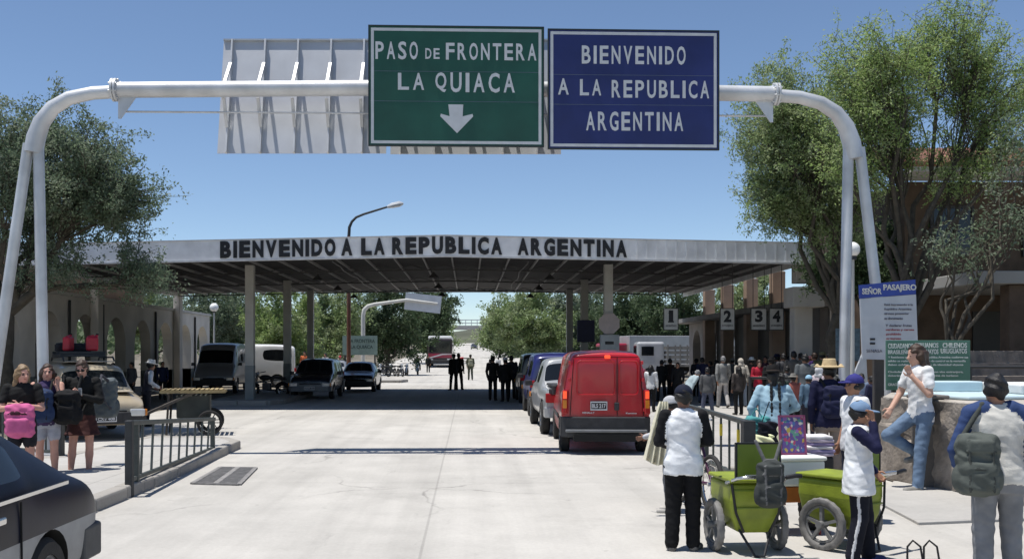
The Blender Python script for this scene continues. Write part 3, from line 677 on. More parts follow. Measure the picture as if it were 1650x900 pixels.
for i, (x0, y0, x1, y1) in enumerate(((3.4, 30.5, 5.4, 32.5), (6.8, 24.0, 9.2, 24.6))):
    r = empty('queue_barrier', ('dark pipe barrier between the queue and the lane behind the red van', 'dark pipe barrier behind the straw-hatted man')[i], 'barrier', ((x0 + x1) / 2, (y0 + y1) / 2, .12), 0, 'queue barriers at the customs office')
    b = MB()
    for z in (.55, .8, 1.05): b.cyl((x0, y0, z + .12), (x1, y1, z + .12), .035)
    b.build('bar', M_POST, r, world=True, smooth=40)
    for t in (0, .5, 1):
        b = MB(); b.cyl((x0 + (x1 - x0) * t, y0 + (y1 - y0) * t, .1), (x0 + (x1 - x0) * t, y0 + (y1 - y0) * t, 1.2), .04); b.build('post', M_POST, r, world=True, smooth=40)

# ---------------------------------------------------------------- boards, lamps
M_PB = M('panel_pale', (.47, .49, .52), .5, 0, .08, 3); M_HB = M('header_blue', (.02, .05, .28), .45); M_TXT = M('small_print', (.13, .13, .16), .7); M_RED = M('small_print_red', (.3, .06, .07), .7)
Y = 16.9; c0 = P(1431, 515, Y); ib = empty('information_board', 'tall white leaning information board with blue SENOR PASAJERO header', 'board', (c0.x, Y, 0), R(-4))
def quad_slab(b, pts, Y, th): 
    a = [P(x, y, Y) for x, y in pts]; b.add(a + [v + Vector((0, th, 0)) for v in a], [(0, 1, 2, 3), (7, 6, 5, 4), (0, 4, 5, 1), (1, 5, 6, 2), (2, 6, 7, 3), (3, 7, 4, 0)])
ib.rotation_euler.z = 0
b = MB(); quad_slab(b, [(1390, 578), (1480, 581), (1476, 474), (1386, 481)], Y, .04); b.build('panel', M_PB, ib, world=True)
b = MB(); quad_slab(b, [(1386, 480.5), (1476, 473.5), (1475, 450), (1385, 459)], Y - .01, .05); b.build('header', M_HB, ib, world=True)
text('SEÑOR', M_NUM, ib, P(1405, 468, Y - .02), .33, .125, bold=.03, tilt=0); text('PASAJERO', M_NUM, ib, P(1450, 464, Y - .02), .56, .13, bold=.03)
for i, (s, w, x) in enumerate((('Está ingresando a la', 46, 1448), ('República Argentina', 44, 1447), ('sírvase presentar', 40, 1445), ('su documento', 30, 1440))):
    text(s, M_TXT, ib, P(x, 491 + i * 7.2, Y - .006), w * Y / F, .045, bold=.02)
for i, (s, w, x) in enumerate((('Y declarar frutas', 42, 1448), ('verduras y carnes', 46, 1450), ('prohibido', 24, 1440), ('su ingreso', 24, 1440))):
    text(s, M_RED if i else M_TXT, ib, P(x, 524 + i * 7.2, Y - .006), w * Y / F, .045, bold=.02)
b = MB()
for yy in (546, 553): b.box(P(1406, yy, Y - .006), (.085, .012, .035))
b.build('emblem_bars', M_INK, ib, world=True)
text('SENASA', M_TXT, ib, P(1409, 565, Y - .006), .27, .055, bold=.0)
b = MB(); p = P(1419, 575, Y); b.box((p.x, Y + .1, p.z / 2 + .3), (.16, .12, p.z + .5)); b.build('post', M('post_brown', (.06, .055, .05), .7), ib, world=True, bevel=.01)
Y = 15.3; M_NG = M('notice_green', (.055, .14, .10), .6, 0, .1, 3); M_NW = M('notice_white', (.5, .53, .5), .6)
nb = empty('notice_board', 'green painted notice board lettered in white behind the long-haired man', 'board', P(1495, 620, Y))
b = MB(); b.box(P(1495, 588, Y), (135 * Y / F, .04, 80 * Y / F)); b.build('board', M_NG, nb, world=True, bevel=.006)
b = MB()
for px in (1440, 1550): p = P(px, 600, Y + .05); b.box((p.x, Y + .05, .9), (.06, .05, 1.8))
b.build('post', M_POST, nb, world=True)
def line(s, xa, xb, y, h, m=None): text(s, m or M_NW, nb, P((xa + xb) / 2, y, Y - .025), (xb - xa) * Y / F, h * Y / F, ext=.006, bold=.02)
line('CIUDADANOS', 1431, 1471, 557, 8); line('PERUANOS', 1475, 1512, 556, 8); line('CHILENOS', 1519, 1558, 556, 8)
line('BRASILEÑOS', 1431, 1470, 566, 8); line('PARAGUAYOS', 1474, 1512, 566, 8); line('URUGUAYOS', 1516, 1558, 565, 8)
for i, s in enumerate(('Y Residentes que salgan de la República Argentina conforme sus', 'salidas se registren en el puesto de control en la ventanilla', 'deben exhibir su documento de identidad vigente')): line(s, 1431, 1560 - i * 4, 575.5 + i * 6, 4.2)
for i, s in enumerate(('Ciudadanos de otros países con visa extranjera,', 'deberán pasar antes por la oficina de turismo')): line(s, 1431, 1552 - i * 8, 599 + i * 6, 4.2)
line('GRACIAS', 1431, 1452, 619, 4.2)
# tall bluish board standing by the office
Y = 26.0; b = MB(); b.box(P(1366, 555, Y), (.62, .06, .85)); o = b.build('schedule_board', M('board_teal', (.10, .15, .18), .6, 0, .3, 14), loc=P(1366, 555, Y), world=True); tag(o, 'bluish lettered schedule board behind the gantry legs on the right', 'board')
b = MB(); a = P(1384, 625, 22.5); b.prism([(0, 0), (.55, 0), (.5, 1.0), (.42, 1.0)], -.04, .04, fn=lambda x, z, t: (a.x - .35 + x, 22.5 + t, .75 + z)); b.box((a.x - .05, 22.6, .4), (.08, .08, .8)); o = b.build('blank_board', M('board_white2', (.5, .52, .53), .6), loc=(a.x, 22.5, 0), world=True); tag(o, 'blank white triangular board leaning under the information board', 'board')
# globe lamps
M_GLOBE = M('globe_glass', (.8, .8, .77), .25, 0, .03)
def globe_lamp(X, Y, z, label, r=.24):
    g = empty('globe_lamp', label, 'lamp', (X, Y, 0), 0, 'white globe lamps'); b = MB(); b.cyl((0, 0, 0), (0, 0, z - r * .8), .055, .045); b.build('pole', M_COL, g, smooth=40)
    b = MB(); b.lathe([(r * math.sin(t) + .001, -r * math.cos(t)) for t in np.linspace(0, math.pi, 12)], (0, 0, z), 18); b.build('globe', M_GLOBE, g, smooth=60)
    b = MB(); b.cyl((0, 0, z - r - .05), (0, 0, z - r * .8), .09); b.build('collar', M_POST, g, smooth=40)
c = P(345, 495, 57); globe_lamp(c.x, 57, c.z, 'white globe lamp on a pale post beside the far end of the arcade', .25)
c = P(1373, 402, 20.6); globe_lamp(c.x, 20.6, c.z, 'white globe lamp glimpsed behind the right gantry leg', .16)
# curved street lamp beyond the canopy
sl_ = empty('street_lamp', 'tall rusty street lamp with curved arm rising behind the canopy', 'street lamp', (GX(562, 52), 52, 0))
M_RUST = M('rust_paint', (.16, .065, .04), .7, 0, .2, 4); p = lambda x, y: P(x, y, 52)
b = MB(); b.cyl((GX(562, 52), 52, 0), p(562, 380), .12, .09); b.build('pole', M_RUST, sl_, world=True, smooth=40)
b = MB(); b.tube([p(562, 382), p(563, 366), p(567, 357), p(574, 350), p(586, 345), p(625, 333)], [.085, .08, .07, .065, .06, .05], 8); b.build('arm', M_POST, sl_, world=True, smooth=40)
b = MB(); b.tube([p(624, 333.5), p(632, 331), p(644, 328.5), p(650, 328)], [.07, .14, .15, .05], 8); b.build('lamp_head', M_GALV, sl_, world=True, smooth=40)
# arm-mounted sign beyond the canopy, seen from behind
Y = 61; p = lambda x, y: P(x, y, Y); sa = empty('arm_sign', 'grey back of a sign on a curved white arm beyond the canopy', 'road sign', (GX(585, Y), Y, 0))
b = MB(); b.tube([(GX(585, Y), Y, 0), p(585, 508), p(587, 499), p(593, 493), p(604, 490), p(655, 483), p(705, 489)], [.13, .13, .13, .12, .11, .1, .07], 10); b.build('arm', M_COL, sa, world=True, smooth=40)
b = MB(); a = [P(x, y, Y + .15) for x, y in ((651, 498), (709, 505), (712, 477), (654, 471))]; b.add(a + [v + Vector((0, .06, 0)) for v in a], [(0, 1, 2, 3), (7, 6, 5, 4), (0, 4, 5, 1), (1, 5, 6, 2), (2, 6, 7, 3), (3, 7, 4, 0)]); b.build('panel', M_PB, sa, world=True)
# translucent lettered board beyond the parked cars
Y = 58; tb = empty('lettered_board', 'greenish lettered board on posts behind the dark parked cars', 'board', (GX(580, Y), Y, 0))
b = MB(); b.box(P(580, 556, Y), (56 * Y / F, .06, 31 * Y / F)); b.build('board', M('board_sage', (.19, .26, .225), .6, 0, .12, 4), tb, world=True)
b = MB()
for px in (556, 604): b.box((GX(px, Y), Y + .08, 1.2), (.09, .08, 2.4))
b.build('post', M_POST, tb, world=True)
text('LA FRONTERA', M('board_ink', (.045, .075, .065), .7), tb, P(583, 549, Y - .04), 42 * Y / F, .22, bold=.03); text('LA QUIACA', MATS['board_ink'], tb, P(583, 559, Y - .04), 36 * Y / F, .24, bold=.03)
# overpass far down the road
ov = empty('overpass', 'pale concrete overpass crossing the road far beyond the trees', 'bridge', (0, 350, 4.9))
b = MB(); b.box((0, 350, 11.0), (90, 9, 1.3)); b.build('deck', M('overpass_concrete', (.36, .35, .33), .9, 0, .1, .3), ov, world=True)
b = MB(); 
for i in range(46): b.box((-45 + i * 2, 345.6, 12.7), (.22, .22, 2.0))
for z in (12.5, 13.6): b.box((0, 345.6, z), (90, .2, .25))
b.build('parapet', M('overpass_rail', (.4, .42, .45), .8), ov, world=True)
for x in (-9.5, 9.5, -24, 24):
    b = MB(); b.box((x, 350, 7.3), (2.2, 7, 6.2)); b.build('pier', M('overpass_pier', (.2, .19, .18), .9), ov, world=True)
for s in (-1, 1):
    b = MB(); b.prism([(12 * s, 4.6), (60 * s, 4.6), (60 * s, 10.2), (26 * s, 10.2)], 346, 354, fn=lambda x, z, y: (x, y, z)); b.build('embankment', M('bank_earth', (.22, .2, .16), .95, 0, .2, .3), ov, world=True)

b = MB(); vs = []; fs = []; nx = 60  # made-up ridge; its dark tone stands in for shadow under the overpass
for i in range(nx + 1):
    x = -420 + 840 * i / nx; hgt_ = 9.5 + 2.2 * math.sin(x * .021) + 1.1 * math.sin(x * .083 + 1)
    vs += [(x, 520, 6.0), (x, 560, 6.4 + hgt_ * .7), (x, 620, 6.4 + hgt_), (x, 760, 6.0)]
for i in range(nx):
    for j in range(3): k = i * 4 + j; fs.append((k, k + 4, k + 5, k + 1))
b.add(vs, fs); tag(b.build('bridge_shade_ridge', M('bridge_shade_tone', (.075, .08, .05), .95, 0, .35, .05, .6, .4), smooth=60), kind='structure')
# ---------------------------------------------------------------- trees
def leaf_mat(name, cols, trans=.35):
    m = bpy.data.materials.new(name); m.use_nodes = True; n = m.node_tree; L = n.links; n.nodes.clear()
    out = n.nodes.new('ShaderNodeOutputMaterial'); at = n.nodes.new('ShaderNodeAttribute'); at.attribute_name = 'tint'
    rp = n.nodes.new('ShaderNodeValToRGB'); el = rp.color_ramp.elements; el[0].color = (*cols[0], 1); el[1].color = (*cols[-1], 1)
    for i, c in enumerate(cols[1:-1]): e = el.new((i + 1) / (len(cols) - 1)); e.color = (*c, 1)
    L.new(at.outputs['Fac'], rp.inputs[0])
    d = n.nodes.new('ShaderNodeBsdfPrincipled'); d.inputs['Roughness'].default_value = .55; d.inputs['Specular IOR Level'].default_value = .25
    t = n.nodes.new('ShaderNodeBsdfTranslucent'); mx = n.nodes.new('ShaderNodeMixShader'); mx.inputs[0].default_value = trans
    L.new(rp.outputs[0], d.inputs['Base Color']); L.new(rp.outputs[0], t.inputs['Color']); L.new(d.outputs[0], mx.inputs[1]); L.new(t.outputs[0], mx.inputs[2]); L.new(mx.outputs[0], out.inputs[0]); return m
OL = [(.19, .275, .105), (.26, .345, .14), (.325, .395, .195), (.37, .41, .29)]; LI = [(.21, .32, .10), (.29, .40, .13), (.36, .45, .18), (.38, .42, .28)]
GR = [(.105, .155, .09), (.15, .205, .125), (.20, .25, .165), (.27, .30, .24)]; DK = [(.05, .09, .04), (.085, .13, .06), (.12, .17, .085), (.165, .205, .12)]
LM_OLIVE, LM_LIME, LM_GREY, LM_DARK = (leaf_mat('leaf_' + n_, c_, .5) for n_, c_ in (('olive', OL), ('lime', LI), ('greygreen', GR), ('dark', DK)))
LF = {m_.name: leaf_mat(m_.name + '_roadside', [tuple(x * f_ for x in c) for c in c_], .35) for m_, c_, f_ in ((LM_OLIVE, OL, .85), (LM_LIME, LI, .8), (LM_GREY, GR, .9), (LM_DARK, DK, .85))}
M_BARK = M('bark', (.085, .074, .058), .95, 0, .25, 8, .8, 40, .2)
def tree(label, base, fork_z, blobs, nleaf, lsize, lmat, ltw=8, limbs=6, trunk_r=.2, lean=(0, 0), seed=1, group='trees around the border post', spread=.30, twigs=4, name='tree'):
    """blobs: (centre, radii, share). Trunk, limbs, branches and twigs reach points spread through the blobs; leaves sit along the twigs."""
    r = np.random.default_rng(seed); base = np.array(base, float); root_ = empty(name, label, 'tree', tuple(base), 0, group)
    att = []
    for c, rad, k in blobs:
        v = r.normal(size=(k, 3)); v /= np.linalg.norm(v, axis=1)[:, None]; rr = (.25 + .75 * r.random(k) ** .6)[:, None]
        lump = 1 + .22 * np.sin(v[:, :1] * 5 + c[0]) * np.cos(v[:, 2:] * 6 + v[:, 1:2] * 4)
        att.append(np.array(c) + v * rr * lump * np.array(rad))
    att = np.concatenate(att); fork = base + np.array([lean[0], lean[1], fork_z])
    # limbs: farthest point picks, then assign
    tips = [att[r.integers(len(att))]]
    while len(tips) < limbs:
        d = np.min([np.linalg.norm(att - t, axis=1) for t in tips], 0); tips.append(att[d.argmax()])
    tips = np.array(tips); own = np.argmin(np.linalg.norm(att[:, None] - tips[None], axis=2), 1)
    bk = MB()
    def path(a, b, n, wob, sag=0):
        t = np.linspace(0, 1, n)[:, None]; p = a + (b - a) * t; L = np.linalg.norm(b - a); w = r.normal(size=(n, 3)) * wob * L; w[0] = w[-1] = 0
        p = p + w; p[:, 2] += (sag * L * np.sin(t[:, 0] * math.pi)); return p
    tp = path(base, fork, 6, .03); bk.tube(tp, [trunk_r * (1.35 if i == 0 else 1.08 - .05 * i) for i in range(6)], 9)
    TW = []
    for li, tip in enumerate(tips):
        mem = att[own == li]; cen = mem.mean(0); cen = fork + (cen - fork) * .85
        lp = path(fork, cen, 6, .045, .07); r0 = trunk_r * .48; bk.tube(lp, [r0 * (1 - .13 * i) for i in range(6)], 7)
        for a in mem:
            d = np.linalg.norm(lp - a, axis=1); s = lp[max(1, min(5, int(d.argmin()) - r.integers(0, 3)))]
            bp = path(s, a, 5, .05, .05); rb = max(.009, r0 * .17); bk.tube(bp, [rb * (1 - .19 * i) for i in range(5)], 4, cap=False)
            for _ in range(twigs):
                q = bp[r.integers(2, 5)]; dirn = r.normal(size=3); dirn[2] += .15; e = q + dirn / np.linalg.norm(dirn) * spread * (1.2 + r.random() * 1.8)
                tw = path(q, e, 3, .08); TW.append(tw); bk.tube(tw, [min(rb * .45, .009), .005, .003], 3, cap=False)
    inv = Vector(base); bk.v = [v - inv for v in bk.v]; bk.build('trunk', M_BARK, root_, smooth=60)
    TW = np.array(TW); k = r.integers(0, len(TW), nleaf); t = r.random(nleaf)[:, None]
    tone = r.random(len(TW)); c = TW[k, 0] + (TW[k, 2] - TW[k, 0]) * t + r.normal(size=(nleaf, 3)) * spread * .30 - base
    d = r.normal(size=(nleaf, 3)) + (TW[k, 2] - TW[k, 0]) * .8; d[:, 2] -= .2; d /= np.linalg.norm(d, axis=1)[:, None]
    u = np.cross(d, r.normal(size=(nleaf, 3))); u /= np.linalg.norm(u, axis=1)[:, None]
    Ls = lsize * (.7 + .6 * r.random(nleaf))[:, None]; W = Ls * .42
    V = np.stack([c - d * Ls * .5, c + u * W * .5, c + d * Ls * .5, c - u * W * .5], 1).reshape(-1, 3)
    Fq = np.arange(nleaf * 4).reshape(-1, 4); me = bpy.data.meshes.new('crown'); me.from_pydata(V.tolist(), [], Fq.tolist()); me.materials.append(lmat)
    at = me.attributes.new('tint', 'FLOAT', 'FACE'); at.data.foreach_set('value', np.clip(tone[k] * .65 + r.random(nleaf) * .35, 0, 1).astype(np.float32)); me.update()
    link('crown', me, root_); return root_
def bl(px, py, Y, rpx, rpy, k, ry=None):
    c = P(px, py, Y); return ((c.x, c.y, c.z), (rpx * Y / F, ry or rpx * Y / F, rpy * Y / F), k)
# left tree overhanging the canopy
tree('big grey-green tree overhanging the left end of the canopy', (GX(10, 22.5), 22.5, 0), 2.6,
     [bl(80, 268, 22.5, 150, 108, 210, 2.2), bl(-60, 300, 23, 120, 140, 60), bl(200, 335, 22.5, 52, 55, 40, 1.2), bl(235, 435, 22.5, 45, 34, 13, 1.0), bl(90, 430, 22.5, 80, 36, 13, 1.5)], 100000, .08, LM_GREY, limbs=9, trunk_r=.22, seed=3, spread=.24, twigs=5)
# right: dense tree, then the tall open one
tree('dense bushy tree behind the right end of the gantry beam', (GX(1350, 27), 27, 0), 2.8,
     [bl(1265, 205, 27, 86, 112, 200, 1.9), bl(1345, 290, 27, 75, 95, 90), bl(1230, 315, 27, 42, 55, 40), bl(1300, 330, 27, 60, 50, 40)], 95000, .082, LM_OLIVE, limbs=9, trunk_r=.17, seed=5, spread=.26, twigs=5)
tree('tall forked tree with dark branches showing through its sparse crown', (GX(1468, 23), 23, 0), 2.5,
     [bl(1395, 120, 23, 78, 82, 120, 1.5), bl(1400, 240, 23, 85, 70, 42, 1.3), bl(1530, 60, 23, 75, 75, 60, 1.4), bl(1620, 130, 23, 80, 80, 55, 1.4), bl(1580, 250, 23, 90, 70, 34, 1.3), bl(1470, 150, 23, 70, 80, 26, 1.3)], 66000, .074, LM_LIME, limbs=11, trunk_r=.17, seed=11, spread=.24, twigs=6)
tree('slim multi-stemmed tree right of the tall forked tree', (GX(1530, 21), 21, 0), 1.6,
     [bl(1625, 350, 21, 50, 50, 18, 1.0), bl(1545, 400, 21, 50, 45, 16, 1.0), bl(1670, 240, 21, 50, 70, 20, 1.0)], 3000, .09, LM_GREY, limbs=7, trunk_r=.10, seed=21, spread=.26, twigs=4)
tree('low dark tree against the right end of the canopy', (GX(1420, 29), 29, 0), 2.2, [bl(1385, 430, 29, 50, 55, 55), bl(1440, 400, 29, 50, 60, 45), bl(1325, 440, 29, 28, 26, 14)], 28000, .13, LM_DARK, limbs=6, trunk_r=.14, seed=23, spread=.28)
# beyond the canopy, left row then right row
for i, (px, py, Y, rx, ry, k, lm, n, lab) in enumerate((
    (330, 490, 68, 75, 60, 90, LM_GREY, 15000, 'grey-green tree behind the globe lamp at the arcade end'),
    (455, 510, 64, 62, 62, 90, LM_LIME, 16000, 'bright lime-green tree behind the white van'),
    (540, 505, 72, 60, 62, 80, LM_OLIVE, 14000, 'olive tree behind the curved street lamp'),
    (625, 505, 82, 70, 62, 90, LM_DARK, 16000, 'dark green tree behind the curved sign arm'),
    (690, 500, 118, 44, 40, 80, LM_DARK, 14000, 'dark tree leaning over the bus'),
    (703, 528, 190, 20, 24, 50, LM_OLIVE, 7000, 'small far tree left of the overpass'),
    (385, 505, 88, 60, 60, 60, LM_DARK, 10000, 'dark tree between the globe lamp and the lime-green tree'),
    (852, 510, 92, 74, 46, 120, LM_OLIVE, 24000, 'rounded olive tree right of the road beyond the canopy'),
    (930, 508, 100, 62, 52, 80, LM_GREY, 16000, 'grey-green tree behind the dark blue board'),
    (1010, 505, 84, 66, 50, 80, LM_DARK, 15000, 'dark tree behind the octagonal sign'),
    (1085, 500, 78, 62, 55, 80, LM_DARK, 15000, 'dark tree behind hanging sign number one'),
    (806, 526, 150, 28, 30, 60, LM_OLIVE, 9000, 'smaller tree further down the right roadside'),
    (1200, 470, 62, 60, 60, 50, LM_OLIVE, 9000, 'olive tree seen between the tan canopy pillars'),
    (250, 490, 76, 60, 70, 60, LM_OLIVE, 9000, 'olive tree seen through the far arches'))):
    ry *= 1.3; rx *= 1.12; c = P(px, py + 12, Y); tree(lab, (c.x, Y, zg(Y)), max(1.2, c.z - zg(Y) - ry * Y / F * .75), [bl(px, py + 12, Y, rx, ry, k, rx * Y / F * .8), bl(px + (25 if px > 760 else -12), py + 30, Y, rx * .6, 24, 18, rx * Y / F * .6)], int(n * 1.5), .22 * Y / 75, LF[lm.name], limbs=6, trunk_r=.22, seed=40 + i, spread=.48 * Y / 75, twigs=4, group='roadside trees beyond the canopy')
# far wood, one mass
r = np.random.default_rng(99); n = 30000; xx = np.concatenate([r.uniform(-190, -14, n // 2), r.uniform(16, 190, n // 2)]); yy = r.uniform(135, 215, n); hh = 6.5 + 2.6 * np.sin(xx * .31) * np.sin(yy * .22 + xx * .13) + 1.2 * np.sin(xx * .9)
zz = np.array([zg(v) for v in yy]) + hh * r.random(n) ** .6; c = np.stack([xx, yy, zz], 1); d = r.normal(size=(n, 3)); d /= np.linalg.norm(d, axis=1)[:, None]; u = np.cross(d, r.normal(size=(n, 3))); u /= np.linalg.norm(u, axis=1)[:, None]
V = np.stack([c - d * .6, c + u * .35, c + d * .6, c - u * .35], 1).reshape(-1, 3); me = bpy.data.meshes.new('far_wood'); me.from_pydata(V.tolist(), [], np.arange(n * 4).reshape(-1, 4).tolist()); me.materials.append(LM_DARK); me.update()
at_ = me.attributes.new('tint', 'FLOAT', 'FACE'); at_.data.foreach_set('value', r.random(n).astype(np.float32)); tag(link('far_wood', me), 'dense far wood behind the roadside trees', None, None, 'stuff')
# ---------------------------------------------------------------- vehicles
M_GLASS = M('car_glass', (.010, .012, .014), .08, 0, 0, spec=.5); M_TYRE = M('tyre_rubber', (.022, .021, .02), .85, 0, .25, 9, .2); M_RIM = M('rim_alloy', (.32, .33, .34), .35, .8, .1)
M_ARCH = M('wheel_arch', (.008, .008, .008), .9); M_PLAST = M('bumper_plastic', (.024, .024, .026), .6, 0, .3, 8, .1); M_LAMPR = M('lamp_red', (.35, .012, .015), .15); M_LAMPA = M('lamp_amber', (.6, .2, .02), .15); M_LAMPW = M('lamp_clear', (.55, .57, .58), .1, .3)
M_PLATE = M('plate_white', (.55, .55, .55), .5); M_CHROME = M('chrome', (.6, .6, .6), .15, 1, .03)
def paint(name, col, dust=.12, rough=.32): return M('paint_' + name, col, rough, 0, dust, 1.6, .02, 200, .5, coat=.5)
def emit(name, col, s):
    m = M(name, col, .3, 0, 0); b = m.node_tree.nodes['Principled BSDF']; b.inputs['Emission Color'].default_value = (*col, 1); b.inputs['Emission Strength'].default_value = s; return m
M_STOP = emit('stop_lamp_lit', (1, .10, .03), .55)

def car_shell(root, st, mats, windows, wheels, wr, zmid=None, sub=2, low_mat=None):
    """st: stations (y, zb, belt, top, ws, wt) rear to front. windows: ('side'|'screen', i0, i1, inset)"""
    bm = bmesh.new(); ringv = []
    for y, zb, be, tp, ws, wt in st:
        zm = zmid if zmid else zb + .5 * (be - zb); crown = .03 if tp - be > .12 else .02
        half = [(0, zb), (ws - .10, zb), (ws - .02, zb + .08), (ws, min(zm, be - .03)), (ws - .015, be), (wt, tp - min(.06, (tp - be) * .5)), (wt - .10, tp), (0, tp + crown)]
        pts = half + [(-x, z) for x, z in half[6:0:-1]]
        ringv.append([bm.verts.new((x, y, z)) for x, z in pts])
    n = len(ringv[0]); grid = {}
    for i in range(len(st) - 1):
        for j in range(n):
            f = bm.faces.new((ringv[i][j], ringv[i][(j + 1) % n], ringv[i + 1][(j + 1) % n], ringv[i + 1][j])); grid[i, j] = f
            if low_mat is not None and j in (1, 2, 11, 12): f.material_index = low_mat
    c0 = bm.faces.new(ringv[0][::-1]); c1 = bm.faces.new(ringv[-1])
    mi0 = len(mats); names = []
    for kind, i0, i1, ins in windows:
        sets = [[grid[i, 4] for i in range(i0, i1)], [grid[i, 9] for i in range(i0, i1)]] if kind == 'side' else [[grid[i, j] for i in range(i0, i1) for j in (5, 6, 7, 8)]]
        for fs in sets:
            bmesh.ops.inset_region(bm, faces=fs, thickness=ins, depth=-.012, use_even_offset=True)
            for f in fs: f.material_index = mi0 + len(names)
            names.append(kind)
    bmesh.ops.recalc_face_normals(bm, faces=bm.faces)
    me = bpy.data.meshes.new('shell'); bm.to_mesh(me); bm.free()
    for m in mats: me.materials.append(m)
    for _ in names: me.materials.append(M_GLASS)
    me.materials.append(M_ARCH); me.polygons.foreach_set('use_smooth', [True] * len(me.polygons))
    o = bpy.data.objects.new('shell', me); C.objects.link(o); ss = o.modifiers.new('s', 'SUBSURF'); ss.levels = sub; ss.render_levels = sub
    cut = MB()
    for (y, z) in wheels: cut.cyl((-1.5, y, z), (1.5, y, z), wr * 1.17, n=28)
    co = cut.build('cutter', [M_ARCH], None); bo = o.modifiers.new('b', 'BOOLEAN'); bo.operation = 'DIFFERENCE'; bo.object = co; bo.solver = 'EXACT'
    try: bo.material_mode = 'TRANSFER'
    except Exception: pass
    dg = bpy.context.evaluated_depsgraph_get(); ev = bpy.data.meshes.new_from_object(o.evaluated_get(dg))
    bpy.data.objects.remove(o); bpy.data.objects.remove(co)
    mats_e = [m for m in ev.materials]
    # split windows out of the shell
    bm = bmesh.new(); bm.from_mesh(ev)
    for f in bm.faces:
        if mi0 <= f.material_index < mi0 + len(names) and f.calc_center_median().z < .76: f.material_index = mi0 + len(names)
    def extract(keep):
        b2 = bm.copy(); dl = [f for f in b2.faces if not keep(f.material_index)]; bmesh.ops.delete(b2, geom=dl, context='FACES'); return b2
    rng_w = range(mi0, mi0 + len(names))
    b2 = extract(lambda i: i not in rng_w); me = bpy.data.meshes.new('body'); b2.to_mesh(me); b2.free()
    for m in mats_e: me.materials.append(m)
    me.set_sharp_from_angle(angle=R(38)); link('body', me, root)
    for k in rng_w:
        b2 = extract(lambda i: i == k)
        if len(b2.faces) == 0: b2.free(); continue
        for f in b2.faces: f.material_index = 0
        me = bpy.data.meshes.new('window'); b2.to_mesh(me); b2.free(); me.materials.append(M_GLASS)
        link('windscreen' if names[k - mi0] == 'screen' else 'window', me, root)
    bm.free()
def wheel(root, x, y, r, w=.19, side=1, rim=M_RIM):
    b = MB(); pr = [(r * .62, -w / 2), (r * .9, -w / 2), (r, -w * .32), (r, w * .32), (r * .9, w / 2), (r * .62, w / 2)]
    b.lathe(pr + [pr[0]], (x, y, r), 28, axis='X'); t = b.build('wheel', M_TYRE, root, smooth=35)
    b = MB(); s = side; b.lathe([(r * .64, -w * .4 * s), (r * .64, w * .42 * s), (r * .58, w * .44 * s), (r * .5, w * .30 * s), (r * .2, w * .36 * s), (.001, w * .40 * s)], (x, y, r), 24, axis='X')
    for k in range(6):
        a = k * math.pi / 3; b.box((x + s * w * .38, y + math.cos(a) * r * .38, r + math.sin(a) * r * .38), (.03, .05, .05))
    b.build('rim', rim, t, smooth=35)
def bumper(root, y, dirn, hw, z0, z1, mat, dep=.16, name='bumper'):
    b = MB(); pl = [(-hw, -.42), (-hw, -.1), (-hw * .86, 0), (-hw * .4, dep * .25), (hw * .4, dep * .25), (hw * .86, 0), (hw, -.1), (hw, -.42), (hw - .08, -.42), (hw - .1, -.12), (0, -.06), (-hw + .1, -.12), (-hw + .08, -.42)]
    b.prism([(x, y + dirn * v) for x, v in pl], z0, z1); return b.build(name, mat, root, bevel=.02)
def plate(root, y, z, txt, dirn, w=.40, h=.13, x=0):
    b = MB(); b.box((x, y, z), (w, .014, h)); p = b.build('licence_plate', M_BLK, root)
    e = MB()
    for s in (-1, 1): e.box((x, y + dirn * .009, z + s * (h / 2 - .014)), (w, .006, .022)); e.box((x + s * (w / 2 - .008), y + dirn * .009, z), (.014, .006, h - .05))
    e.build('plate_border', M_PLATE, p)
    if dirn < 0: text(txt, M_PLATE, p, (x, y - .011, z), w * .82, h * .46, bold=.03, world=False)
    else: text(txt, M_PLATE, p, (x, y + .011, z), w * .82, h * .46, rz=math.pi, bold=.03, world=False)
def mirror(root, x, y, z, s, mat):
    b = MB(); b.box((x + s * .11, y, z), (.17, .09, .13)); b.bar((x, y + .02, z - .05), (x + s * .06, y, z - .02), .05, .04); b.build('mirror', mat, root, bevel=.03)
def seams(root, lines, hw):
    for (y0, z0, x0), (y1, z1, x1) in lines:
        for s in (-1, 1): b = MB(); b.bar((s * x0, y0, z0), (s * x1, y1, z1), .010, .010, up=(1, 0, 0)); b.build('door_seam', M_ARCH, root)

